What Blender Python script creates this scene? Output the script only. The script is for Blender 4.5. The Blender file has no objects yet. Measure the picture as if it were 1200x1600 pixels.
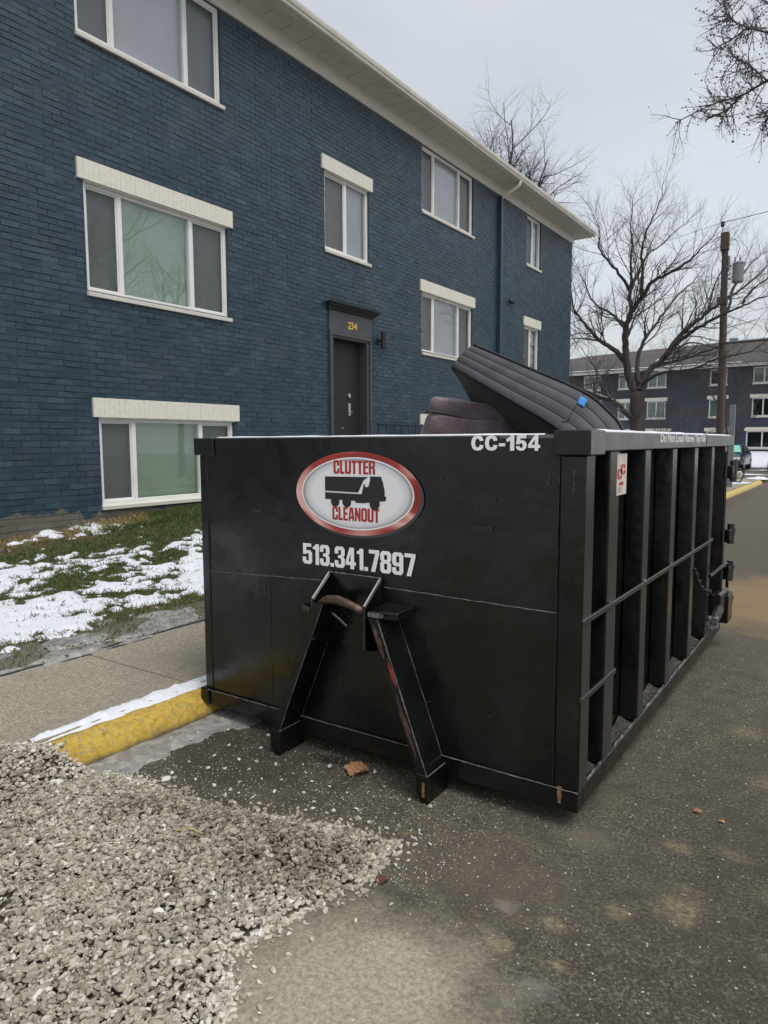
import bpy, bmesh, math, random
import numpy as np
from mathutils import Vector, Matrix
from mathutils.geometry import tessellate_polygon
S = bpy.context.scene
C = S.collection
rnd = random.Random(7)
nr = np.random.RandomState(11)

# ------------------------------------------------------------------ camera
CAM = Vector((0.0, 0.0, 1.6))
yaw, pitch, roll = math.radians(34.394), math.radians(-5.681), math.radians(-0.221)
fwd = Vector((-math.sin(yaw) * math.cos(pitch), math.cos(yaw) * math.cos(pitch), math.sin(pitch)))
rt = Vector((math.cos(yaw), math.sin(yaw), 0)); up = rt.cross(fwd)
r2 = rt * math.cos(roll) + up * math.sin(roll); u2 = -rt * math.sin(roll) + up * math.cos(roll)
cd = bpy.data.cameras.new('camera'); cam = bpy.data.objects.new('camera', cd); C.objects.link(cam)
cam.matrix_world = Matrix(((r2.x, u2.x, -fwd.x, CAM.x), (r2.y, u2.y, -fwd.y, CAM.y), (r2.z, u2.z, -fwd.z, CAM.z), (0, 0, 0, 1)))
cd.sensor_fit = 'HORIZONTAL'; cd.sensor_width = 36; cd.lens = 36 * 1097.3 / 1200
cd.clip_start = 0.05; cd.clip_end = 2000
S.camera = cam

# ------------------------------------------------------------------ overcast sky + weak soft sun
SUN_EL, SUN_AZ = math.radians(60), math.radians(108)     # azimuth clockwise from +Y
W = bpy.data.worlds.new('World'); S.world = W; W.use_nodes = True
nt = W.node_tree; nt.nodes.clear()
sky = nt.nodes.new('ShaderNodeTexSky'); sky.sky_type = 'NISHITA'; sky.sun_disc = False
sky.sun_elevation = SUN_EL; sky.sun_rotation = SUN_AZ; sky.dust_density = 4; sky.air_density = 1.0
bg1 = nt.nodes.new('ShaderNodeBackground'); bg1.inputs[1].default_value = 0.05
nt.links.new(sky.outputs[0], bg1.inputs[0])
tc = nt.nodes.new('ShaderNodeTexCoord')
mp = nt.nodes.new('ShaderNodeMapping'); mp.inputs['Scale'].default_value = (1, 1, 2.2)
nt.links.new(tc.outputs['Generated'], mp.inputs[0])
no = nt.nodes.new('ShaderNodeTexNoise'); no.inputs['Scale'].default_value = 1.7; no.inputs['Detail'].default_value = 5; no.inputs['Roughness'].default_value = .5
nt.links.new(mp.outputs[0], no.inputs[0])
cr = nt.nodes.new('ShaderNodeValToRGB')
cr.color_ramp.elements[0].position = .3; cr.color_ramp.elements[0].color = (.535, .540, .545, 1)
cr.color_ramp.elements[1].position = .7; cr.color_ramp.elements[1].color = (.690, .694, .692, 1)
nt.links.new(no.outputs[0], cr.inputs[0])
bg2 = nt.nodes.new('ShaderNodeBackground'); bg2.inputs[1].default_value = 0.67
nt.links.new(cr.outputs[0], bg2.inputs[0])
ad = nt.nodes.new('ShaderNodeAddShader'); wo = nt.nodes.new('ShaderNodeOutputWorld')
nt.links.new(bg1.outputs[0], ad.inputs[0]); nt.links.new(bg2.outputs[0], ad.inputs[1]); nt.links.new(ad.outputs[0], wo.inputs[0])
sl = bpy.data.lights.new('sun', 'SUN'); sl.energy = 1.5; sl.angle = math.radians(35); sl.color = (1, .97, .93)
so = bpy.data.objects.new('sun', sl); C.objects.link(so)
sd = Vector((math.sin(SUN_AZ) * math.cos(SUN_EL), math.cos(SUN_AZ) * math.cos(SUN_EL), math.sin(SUN_EL)))
so.rotation_euler = sd.to_track_quat('Z', 'Y').to_euler()
S.view_settings.view_transform = 'Standard'; S.view_settings.look = 'None'
S.view_settings.gamma = 1; S.view_settings.exposure = 0.38
S.view_settings.use_curve_mapping = False

# ------------------------------------------------------------------ material helpers
class NT:
    def __init__(s, name):
        s.m = bpy.data.materials.new(name); s.m.use_nodes = True
        s.t = s.m.node_tree; s.b = s.t.nodes['Principled BSDF']; s.out = s.t.nodes['Material Output']
        s.geo = s.t.nodes.new('ShaderNodeNewGeometry'); s.pos = s.geo.outputs['Position']
    def put(s, inp, v):
        if hasattr(v, 'node'): s.t.links.new(v, inp)
        else:
            if isinstance(v, (tuple, list)) and len(v) == 3 and len(inp.default_value) == 4: v = (*v, 1)
            inp.default_value = v
    def math(s, op, a, b=0.0, c=None):
        n = s.t.nodes.new('ShaderNodeMath'); n.operation = op; s.put(n.inputs[0], a); s.put(n.inputs[1], b)
        if c is not None: s.put(n.inputs[2], c)
        return n.outputs[0]
    def vm(s, op, a, b=(0, 0, 0)):
        n = s.t.nodes.new('ShaderNodeVectorMath'); n.operation = op; s.put(n.inputs[0], a); s.put(n.inputs[1], b)
        return n.outputs['Value'] if op == 'LENGTH' else n.outputs[0]
    def noise(s, scale, detail=4, rough=.55, vec=None, sv=None):
        n = s.t.nodes.new('ShaderNodeTexNoise'); n.inputs['Scale'].default_value = scale
        n.inputs['Detail'].default_value = detail; n.inputs['Roughness'].default_value = rough
        v = vec if vec is not None else s.pos
        if sv: v = s.vm('MULTIPLY', v, sv)
        s.t.links.new(v, n.inputs['Vector']); return n.outputs[0]
    def voro(s, scale, feat='F1', out='Distance', vec=None):
        n = s.t.nodes.new('ShaderNodeTexVoronoi'); n.inputs['Scale'].default_value = scale; n.feature = feat
        s.t.links.new(vec if vec is not None else s.pos, n.inputs['Vector']); return n.outputs[out]
    def ramp(s, f, *st):
        n = s.t.nodes.new('ShaderNodeValToRGB'); e = n.color_ramp.elements
        while len(e) > len(st): e.remove(e[-1])
        while len(e) < len(st): e.new(.5)
        for k, (p, c) in zip(e, st):
            k.position = p; k.color = (c, c, c, 1) if not isinstance(c, (tuple, list)) else (*c[:3], 1)
        s.put(n.inputs[0], f); return n.outputs[0]
    def mix(s, f, a, b, mode='MIX'):
        n = s.t.nodes.new('ShaderNodeMix'); n.data_type = 'RGBA'; n.blend_type = mode
        s.put(n.inputs[0], f); s.put(n.inputs[6], a); s.put(n.inputs[7], b); return n.outputs[2]
    def xyz(s):
        n = s.t.nodes.new('ShaderNodeSeparateXYZ'); s.t.links.new(s.pos, n.inputs[0]); return n.outputs
    def ell(s, cx, cy, rx, ry, soft=.3, wob=.5, wscale=3, ):
        v = s.vm('MULTIPLY', s.vm('SUBTRACT', s.pos, (cx, cy, 0)), (1 / rx, 1 / ry, 0))
        d = s.vm('LENGTH', v)
        if wob: d = s.math('ADD', d, s.math('MULTIPLY', s.math('SUBTRACT', s.noise(wscale, 6, .65), .5), wob * 2))
        return s.ramp(d, (max(0, 1 - soft), 1.0), (1.0, 0.0))
    def attr(s, name):
        n = s.t.nodes.new('ShaderNodeAttribute'); n.attribute_name = name; return n
    def bump(s, h, strength=.3, dist=.01, normal=None):
        n = s.t.nodes.new('ShaderNodeBump'); n.inputs['Strength'].default_value = strength; n.inputs['Distance'].default_value = dist
        s.put(n.inputs['Height'], h)
        if normal is not None: s.t.links.new(normal, n.inputs['Normal'])
        return n.outputs[0]
    def fin(s, col=None, rough=None, bump=None, metal=None, spec=None, **k):
        b = s.b.inputs
        if col is not None: s.put(b['Base Color'], col)
        if rough is not None: s.put(b['Roughness'], rough)
        if metal is not None: s.put(b['Metallic'], metal)
        if spec is not None: s.put(b['Specular IOR Level'], spec)
        if bump is not None: s.t.links.new(bump, b['Normal'])
        for a, v in k.items(): s.put(b[a.replace('_', ' ')], v)
        return s.m

def simple(name, col, rough=.6, var=.25, scale=8, bs=60, bstr=.15, bd=.003, metal=0, spec=.5, **k):
    n = NT(name); f = n.noise(scale, 5)
    lo = tuple(c * (1 - var) for c in col); hi = tuple(min(1, c * (1 + var)) for c in col)
    return n.fin(n.ramp(f, (.3, lo), (.7, hi)), rough, n.bump(n.noise(bs, 3), bstr, bd), metal, spec, **k)

M = {}
# painted brick: paint film with per-brick tone shifts, chalky wear and dirt near the grade
n = NT('painted_brick')
x, y, z = n.xyz()
row = n.math('FLOOR', n.math('DIVIDE', z, .0677))
off = n.math('MULTIPLY', n.math('MODULO', row, 2), .1015)
colc = n.math('FLOOR', n.math('DIVIDE', n.math('ADD', y, off), .203))
cmb = n.t.nodes.new('ShaderNodeCombineXYZ'); n.put(cmb.inputs[0], colc); n.put(cmb.inputs[1], row)
wn = n.t.nodes.new('ShaderNodeTexWhiteNoise'); wn.noise_dimensions = '2D'; n.t.links.new(cmb.outputs[0], wn.inputs[0])
c = n.ramp(wn.outputs[0], (0, (.012, .032, .052)), (.45, (.016, .041, .065)), (.88, (.022, .052, .077)), (1, (.036, .072, .099)))
c = n.mix(n.ramp(n.noise(.9, 4), (.35, 0), (.7, .6)), c, (.011, .031, .050))
c = n.mix(n.ramp(n.noise(1.3, 3, sv=(1, 1, 1.6)), (.55, 0), (.75, .30)), c, (.072, .072, .082))
c = n.mix(n.ramp(n.noise(2.2, 6, .65), (.5, 0), (.75, .45)), c, (.056, .090, .115))
c = n.mix(n.ramp(n.noise(90, 5, .7), (.50, 0), (.75, .30)), c, (.12, .15, .17))
base = n.math('ADD', z, n.math('MULTIPLY', n.noise(5, 4), .35))
run = n.ramp(n.noise(3.5, 5, .6, sv=(1, 2.2, .18)), (.55, 0), (.75, .35)); c = n.mix(run, c, (.016, .032, .046))
c = n.mix(n.ramp(base, (.99, .8), (1.12, 0)), c, (.13, .12, .09))
M['brick'] = n.fin(c, n.ramp(n.noise(6), (.3, .28), (.7, .44)), n.bump(n.noise(38, 7, .75), .9, .008, n.bump(n.noise(7, 3), .35, .02)), spec=.5)
n = NT('white_painted_brick')
c = n.mix(n.ramp(n.noise(18, 6, .7), (.45, 0), (.8, .6)), (.66, .645, .57), (.47, .45, .37))
M['header'] = n.fin(c, .6, n.bump(n.noise(60, 5, .7), .5, .005))
n = NT('off_white_trim'); c = n.mix(n.ramp(n.noise(4, 5, sv=(1, 1, 6)), (.4, 0), (.8, .5)), (.62, .61, .55), (.42, .40, .33))
M['trim'] = n.fin(c, .5, n.bump(n.noise(30), .1, .003))
M['vinyl'] = simple('white_vinyl', (.70, .70, .68), .35, .06, 5, 40, .05)
n = NT('soffit_paint'); M['soffit'] = n.fin(n.mix(n.ramp(n.noise(5), (.4, 0), (.8, .5)), (.50, .49, .44), (.38, .37, .33)), .6, n.bump(n.noise(40), .1, .003))
M['gutter'] = simple('gutter_metal', (.56, .55, .48), .4, .12, 3)
M['shingle'] = simple('grey_shingles', (.07, .065, .062), .9, .35, 6, 30, .6, .02)
M['bluepipe'] = simple('dark_blue_pipe_paint', (.022, .045, .070), .35, .15, 5)
M['doorpaint'] = simple('charcoal_door_paint', (.010, .011, .013), .6, .18, 3, 90, .1)
M['doorframe'] = simple('grey_surround_paint', (.052, .053, .060), .45, .15, 6, 90, .15)
M['chrome'] = simple('brushed_chrome', (.6, .6, .6), .25, .1, 30, metal=1)
M['gold'] = simple('gold_number', (.75, .52, .12), .3, .1, 30, metal=1)
M['blackiron'] = simple('black_iron', (.012, .013, .016), .45, .2, 10)
# glass
def glass(name, tint, ior=1.75, rough=.015):
    n = NT(name); n.t.nodes.remove(n.b)
    tr = n.t.nodes.new('ShaderNodeBsdfTransparent'); tr.inputs[0].default_value = (*tint, 1)
    gl = n.t.nodes.new('ShaderNodeBsdfGlossy'); gl.inputs['Roughness'].default_value = rough; gl.inputs[0].default_value = (.93, .93, 1.0, 1)
    b = n.bump(n.noise(1.3, 2), .06, .03); n.t.links.new(b, gl.inputs['Normal'])
    fr = n.t.nodes.new('ShaderNodeFresnel'); fr.inputs[0].default_value = ior
    fac = n.math('MULTIPLY', fr.outputs[0], n.math('SUBTRACT', 1.0, n.geo.outputs['Backfacing']))
    ms = n.t.nodes.new('ShaderNodeMixShader'); n.t.links.new(fac, ms.inputs[0]); n.t.links.new(tr.outputs[0], ms.inputs[1]); n.t.links.new(gl.outputs[0], ms.inputs[2])
    n.t.links.new(ms.outputs[0], n.out.inputs[0]); return n.m
M['glass'] = glass('green_tinted_glass', (.92, .96, .93), 2.0)
M['glassclear'] = glass('clear_glass', (.90, .92, .94), 1.9)
M['glassfar'] = glass('far_window_glass', (.62, .68, .66), 1.9, .03)
n = NT('insect_screen'); tr = n.t.nodes.new('ShaderNodeBsdfTransparent'); ms = n.t.nodes.new('ShaderNodeMixShader'); ms.inputs[0].default_value = .24
n.fin((.09, .10, .10), .7); n.t.links.new(tr.outputs[0], ms.inputs[1]); n.t.links.new(n.b.outputs[0], ms.inputs[2]); n.t.links.new(ms.outputs[0], n.out.inputs[0]); M['screen'] = n.m
M['blind'] = simple('closed_blind', (.80, .82, .80), .6, .05, 3)
M['greenblind'] = simple('pale_green_blind', (.64, .73, .65), .6, .06, 3)
M['dim'] = simple('dim_room', (.05, .05, .05), .9, .3, 2)
# roll-off container paint
n = NT('black_gloss_paint')
x, y, z = n.xyz()
dust = n.ramp(n.noise(3.2, 7, .65, sv=(1, 1, .5)), (.45, 0), (.75, 1))
c = n.mix(dust, (.0026, .0034, .0034), (.0105, .012, .0118))
drip = n.ramp(n.noise(7, 5, .6, sv=(3.5, 3.5, .35)), (.62, 0), (.8, .35)); c = n.mix(drip, c, (.024, .023, .021))
c = n.mix(n.ramp(n.noise(11, 8, .75), (.69, 0), (.74, .35)), c, (.11, .085, .065))
M['cpaint'] = n.fin(c, n.ramp(n.noise(2.6, 7, .6), (.35, .13), (.68, .42)), n.bump(n.noise(3, 3), .25, .05, n.bump(n.noise(60, 5, .7), .12, .002)), spec=.5)
n = NT('sheen_lightened_black_paint')  # lighter black holding the posts' outer-face sheen; bars and fittings share it
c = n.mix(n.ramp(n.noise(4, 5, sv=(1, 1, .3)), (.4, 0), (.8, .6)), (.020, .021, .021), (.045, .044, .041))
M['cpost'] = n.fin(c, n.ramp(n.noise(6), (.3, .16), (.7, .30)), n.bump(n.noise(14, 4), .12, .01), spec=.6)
n = NT('scuffed_top_rail')
c = n.mix(n.ramp(n.noise(5, 6), (.35, 0), (.8, 1)), (.09, .095, .10), (.17, .175, .18))
M['crail'] = n.fin(c, .34, n.bump(n.noise(20, 5), .15, .005), spec=.8)
M['weld'] = simple('bare_weld_line', (.10, .105, .105), .5, .5, 40, 90, .5, .004)
n = NT('scraped_edge'); f = n.noise(35, 6, .7); c = n.ramp(f, (.42, (.02, .02, .022)), (.56, (.19, .20, .21)), (.75, (.35, .36, .37)))
M['scrape'] = n.fin(c, .45, n.bump(f, .3, .003))
n = NT('rusty_steel'); f = n.noise(22, 6, .7); c = n.ramp(f, (.35, (.03, .025, .025)), (.52, (.10, .06, .045)), (.68, (.23, .14, .10)))
M['rust'] = n.fin(c, .5, n.bump(f, .3, .004), metal=.3)
n = NT('orange_rust'); f = n.noise(30, 6, .7); c = n.ramp(f, (.3, (.05, .03, .02)), (.55, (.25, .12, .04)), (.75, (.40, .26, .13))); M['orust'] = n.fin(c, .8)
M['redscrape'] = simple('red_scrape', (.30, .03, .02), .5, .5, 60)
M['white_vinyl_print'] = simple('white_print', (.92, .92, .93), .45, .05, 12)
M['grey_print'] = simple('worn_white_print', (.58, .59, .59), .6, .35, 90)
M['black_print'] = simple('black_print', (.018, .018, .02), .4, .1, 12)
M['red_print'] = simple('red_print', (.42, .03, .025), .4, .2, 20)
n = NT('chrome_red_ring_print'); f = n.noise(3.1, 0, .5, sv=(1, 1, 2.2)); c = n.ramp(f, (.34, (.22, .02, .018)), (.50, (.40, .045, .035)), (.60, (.85, .52, .46)), (.66, (.42, .06, .045)), (.8, (.24, .025, .02)))
M['ring_print'] = n.fin(c, .35)
n = NT('oval_face_print'); v = n.vm('LENGTH', n.vm('MULTIPLY', n.vm('SUBTRACT', n.pos, (-2.027, 2.7, 1.352)), (1 / .33, 0, 1 / .172)))
M['oval_print'] = n.fin(n.ramp(v, (.80, (.88, .89, .91)), (.93, (.66, .67, .68)), (1, (.20, .19, .19))), .4)
M['sticker'] = simple('sun_bleached_sticker', (.62, .56, .52), .5, .15, 25)
# fabrics
n = NT('mattress_fabric'); f = n.voro(420); c = n.mix(n.ramp(n.noise(7), (.3, 0), (.8, 1)), (.058, .059, .068), (.096, .097, .108))
M['mattress'] = n.fin(c, .75, n.bump(n.noise(260, 3), .5, .004), spec=.35)
n = NT('mattress_underside'); c = n.mix(n.ramp(n.noise(160, 4), (.35, 0), (.75, 1)), (.09, .092, .094), (.20, .20, .20)); M['under'] = n.fin(c, .9, n.bump(n.noise(120), .5, .004))
M['piping'] = simple('black_piping', (.008, .008, .01), .5)
n = NT('purple_velour'); c = n.ramp(n.noise(9, 5, .6), (.3, (.13, .092, .108)), (.55, (.185, .14, .158)), (.75, (.25, .20, .215))); M['purple'] = n.fin(c, .9, n.bump(n.noise(14, 5), .5, .02), Sheen_Weight=.4)
M['bluetag'] = simple('blue_tag', (.03, .24, .60), .5, .15, 60)
# bark, wood
n = NT('winter_bark'); c = n.ramp(n.noise(9, 6, .65, sv=(1, 1, .35)), (.3, (.030, .026, .024)), (.7, (.085, .074, .066))); M['bark'] = n.fin(c, .9, n.bump(n.noise(25, 6, .7, sv=(1, 1, .3)), .8, .02))
M['twig'] = simple('twigs', (.085, .072, .070), .85, .3, 3)
M['darktwig'] = simple('dark_twigs', (.045, .038, .036), .85, .3, 3)
M['redtwig'] = simple('reddish_twigs', (.16, .075, .065), .9, .3, 3)
n = NT('weathered_pole_wood'); c = n.ramp(n.noise(14, 6, .65, sv=(1, 1, .08)), (.3, (.045, .033, .027)), (.7, (.115, .092, .078))); M['pole'] = n.fin(c, .85, n.bump(n.noise(30, 5, .6, sv=(1, 1, .06)), .7, .01))
M['galv'] = simple('grey_painted_metal', (.22, .23, .24), .5, .15, 4)
M['cable'] = simple('cable', (.015, .015, .016), .6)
# ground
n = NT('asphalt')
fine = n.noise(75, 8, .82); big = n.noise(1.1, 6, .6); mid = n.noise(9, 6, .7)
c = n.ramp(fine, (.38, (.026, .024, .017)), (.50, (.092, .083, .060)), (.62, (.30, .275, .21)))
c = n.mix(n.ramp(big, (.38, 0), (.66, .50)), c, (.125, .104, .076))
c = n.mix(n.ramp(mid, (.40, .5), (.58, 0)), c, (.045, .042, .036))
sp = n.voro(75); spm = n.math('MULTIPLY', n.ramp(sp, (.10, 1), (.22, 0)), n.ramp(n.noise(23, 3), (.50, 0), (.62, .75)))
c = n.mix(spm, c, (.33, .31, .26))
sp = n.voro(21); spm = n.math('MULTIPLY', n.ramp(sp, (.10, 1), (.20, 0)), n.ramp(n.noise(5, 3), (.54, 0), (.66, .7)))
c = n.mix(spm, c, (.30, .26, .19))
# tan crumbly spots
tan = n.math('MULTIPLY', n.ramp(n.noise(8.5, 7, .7), (.63, 0), (.70, 1)), n.ramp(n.noise(1.7, 2), (.42, 0), (.6, 1)))
c = n.mix(n.math('MULTIPLY', tan, .8), c, (.36, .27, .14))
crumb = n.ramp(n.noise(38, 7, .8), (.42, .15), (.56, 1))
for cx, cy, rx, ry, k in ((-.45, 2.46, .09, .11, .75), (-.62, 2.31, .045, .05, .8), (-.78, 2.13, .05, .04, .7), (-.53, 2.83, .06, .05, .5), (-.35, 2.9, .07, .05, .5), (-.28, 3.6, .1, .12, .45), (-.46, 4.2, .1, .1, .45), (-.9, 1.93, .05, .04, .6), (-.2, 2.7, .08, .06, .5), (-.1, 2.3, .06, .05, .5), (-.05, 3.0, .07, .05, .5), (-.7, 1.95, .04, .03, .6)):
    c = n.mix(n.math('MULTIPLY', n.math('MULTIPLY', n.ell(cx, cy, rx * 1.15, ry * 1.15, .75, 1.6, 9), crumb), k), c, (.40, .33, .19))
# pale cement dust patch, sand behind the box, dark damp ground near the kerb, oil marks
c = n.mix(n.math('MULTIPLY', n.ell(-1.13, 1.42, .55, .60, .55, .42, 5), .88), c, n.ramp(n.noise(55, 8, .8), (.38, (.28, .258, .19)), (.6, (.60, .555, .425))))
c = n.mix(n.math('MULTIPLY', n.ell(-.75, 7.9, .85, 1.7, .5, .5, 2), .75), c, (.29, .20, .10))
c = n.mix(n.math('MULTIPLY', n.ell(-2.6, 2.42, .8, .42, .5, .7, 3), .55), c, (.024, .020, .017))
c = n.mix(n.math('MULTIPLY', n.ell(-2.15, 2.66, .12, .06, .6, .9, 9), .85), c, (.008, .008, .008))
c = n.mix(n.math('MULTIPLY', n.ell(-2.9, 14, .4, 14, .6, .5, 2), .5), c, (.07, .045, .03))
c = n.mix(n.math('MULTIPLY', n.ell(-.85, 2.68, .15, .11, .7, 1.3, 9), .5), c, (.19, .17, .13))
c = n.mix(n.math('MULTIPLY', n.ell(-.95, 2.12, .06, .04, .7, 1.3, 14), .8), c, (.28, .26, .22))
c = n.mix(n.math('MULTIPLY', n.ell(-.72, 1.83, .08, .05, .7, 1.3, 14), .6), c, (.22, .21, .20))
wv = n.vm('ADD', n.pos, n.vm('MULTIPLY', n.vm('SUBTRACT', n.t.nodes[n.t.nodes.find(n.noise(1.6, 5, .6).node.name)].outputs['Color'], (.5, .5, .5)), (1.1, 1.1, 0)))
crk = n.math('MULTIPLY', n.ramp(n.voro(.75, 'DISTANCE_TO_EDGE', vec=wv), (.004, 1), (.011, 0)), n.ramp(n.noise(1.3, 3), (.50, 0), (.66, .30)))
c = n.mix(crk, c, (.018, .017, .015))
c = n.mix(n.math('MULTIPLY', n.ell(.1, 2.6, .9, 2.6, .7, .5, 2), .42), c, (.038, .036, .029))
c = n.mix(n.math('MULTIPLY', n.ell(-1.15, 2.25, .5, .35, .7, .6, 4), .40), c, (.150, .128, .098))
c = n.mix(n.math('MULTIPLY', n.ramp(n.noise(13, 8, .8), (.57, 0), (.62, .5)), n.ell(-.3, 1.9, .9, .9, .6, .5, 3)), c, (.24, .225, .17))
h = n.math('ADD', n.math('MULTIPLY', fine, 1), n.math('MULTIPLY', n.noise(60, 4, .7), .8))
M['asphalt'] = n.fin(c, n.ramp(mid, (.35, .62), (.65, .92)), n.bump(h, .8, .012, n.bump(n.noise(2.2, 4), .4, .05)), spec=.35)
n = NT('sidewalk_concrete'); f = n.noise(70, 8, .82)
c = n.ramp(f, (.38, (.13, .115, .085)), (.50, (.28, .252, .195)), (.61, (.48, .44, .35)))
c = n.mix(n.ramp(n.noise(2.5, 6, .6), (.4, 0), (.7, .5)), c, (.21, .188, .145))
c = n.mix(n.math('MULTIPLY', n.ramp(n.noise(14, 6, .7), (.62, 0), (.68, 1)), .6), c, (.34, .32, .26))
M['concrete'] = n.fin(c, .85, n.bump(f, .5, .005))
n = NT('yellow_kerb_paint'); f = n.noise(28, 7, .75)
c = n.ramp(f, (.32, (.26, .17, .03)), (.5, (.52, .35, .045)), (.72, (.60, .44, .12)))
c = n.mix(n.ramp(n.noise(34, 8, .78), (.53, 0), (.59, .65)), c, (.24, .22, .17))
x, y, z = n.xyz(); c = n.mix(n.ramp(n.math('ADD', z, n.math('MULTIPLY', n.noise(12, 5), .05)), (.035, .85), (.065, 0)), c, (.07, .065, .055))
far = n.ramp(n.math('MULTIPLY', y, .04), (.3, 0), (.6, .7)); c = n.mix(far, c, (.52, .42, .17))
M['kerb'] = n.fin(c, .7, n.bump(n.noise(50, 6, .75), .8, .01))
n = NT('snow'); x, y, z = n.xyz()
M['snow'] = n.fin(n.mix(n.ramp(n.noise(20, 6, .7), (.5, 0), (.85, .5)), (.70, .73, .80), (.50, .52, .54)), .55, n.bump(n.noise(45, 5, .7), .5, .015), Subsurface_Weight=.0)
n = NT('dirty_ice'); c = n.ramp(n.noise(14, 7, .7), (.3, (.15, .15, .145)), (.52, (.27, .27, .26)), (.72, (.48, .48, .47)))
M['ice'] = n.fin(c, n.ramp(n.noise(20, 5), (.35, .12), (.65, .5)), n.bump(n.noise(30, 6, .7), .6, .01), spec=.6)
n = NT('lawn_soil'); f = n.noise(40, 6, .7); x, y, z = n.xyz()
c = n.ramp(f, (.3, (.030, .032, .014)), (.5, (.065, .060, .028)), (.72, (.14, .115, .06)))
wallside = n.ramp(n.math('MULTIPLY', n.math('ADD', x, n.math('MULTIPLY', n.noise(4, 4), .8)), -.1), (.64, 0), (.67, .8)); c = n.mix(wallside, c, n.ramp(f, (.3, (.07, .05, .028)), (.7, (.22, .15, .075))))
kerbside = n.ramp(n.math('MULTIPLY', n.math('ADD', x, n.math('MULTIPLY', n.noise(6, 5), .35)), -.1), (.445, .85), (.475, 0)); c = n.mix(kerbside, c, n.ramp(f, (.3, (.10, .095, .075)), (.7, (.27, .255, .22))))
M['soil'] = n.fin(c, .9, n.bump(f, .9, .03))
n = NT('grass_blades'); a = n.attr('tone'); c = n.ramp(a.outputs['Fac'], (0, (.045, .082, .020)), (.5, (.085, .125, .036)), (.75, (.17, .155, .06)), (1, (.32, .23, .11))); M['grass'] = n.fin(c, .6, spec=.3)
n = NT('far_ground'); c = n.mix(n.ramp(n.noise(.35, 6, .6), (.42, 0), (.56, 1)), (.09, .085, .045), (.60, .63, .68)); M['farground'] = n.fin(c, .9)
n = NT('gravel_stone'); a = n.attr('tone'); c = n.ramp(a.outputs['Fac'], (0, (.12, .106, .078)), (.3, (.28, .255, .195)), (.6, (.44, .41, .335)), (.85, (.60, .575, .50)), (1, (.70, .69, .66)))
c = n.mix(n.ramp(n.noise(150, 5, .7), (.45, 0), (.8, .5)), c, (.13, .115, .09)); M['stone'] = n.fin(c, .75, n.bump(n.noise(220, 4, .7), .4, .002))
n = NT('pebble_stone'); M['pebble'] = n.fin(n.ramp(n.noise(60, 5, .7), (.3, (.36, .34, .29)), (.65, (.62, .61, .57))), .7, n.bump(n.noise(200, 4), .4, .002))
M['bed'] = simple('gravel_fines', (.085, .076, .058), .95, .4, 60, 120, .8, .01)
M['leafbrown'] = simple('dry_leaf', (.33, .17, .075), .6, .35, 50, 80, .4, .004)
M['leafdark'] = simple('dark_leaf', (.12, .045, .02), .6, .35, 60)
M['carpaint'] = simple('dark_blue_car_paint', (.010, .018, .035), .22, .2, 2, spec=.7)
M['carblack'] = simple('black_car_paint', (.008, .008, .010), .2, .2, 2, spec=.7)
M['tyre'] = simple('rubber', (.012, .012, .012), .8)
M['rim'] = simple('alloy', (.35, .35, .36), .35, .1, metal=.8)
M['lamp'] = simple('lamp_lens', (.6, .62, .64), .15, .1)
M['mintreflect'] = simple('mint_windshield_reflection', (.20, .52, .40), .3, .15, 4)  # mint colour paints a reflection onto the windshield
M['carglass'] = simple('dark_car_glass', (.02, .025, .03), .08, .1, spec=.8)
M['farwall'] = simple('far_blue_brick', (.026, .040, .064), .7, .18, 1.2, 14, .3, .01)
M['farwallup'] = simple('far_dark_brick', (.040, .043, .056), .7, .18, 1.2, 14, .3, .01)
M['hedge'] = simple('house_siding', (.45, .44, .42), .7, .1, 2)

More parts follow.
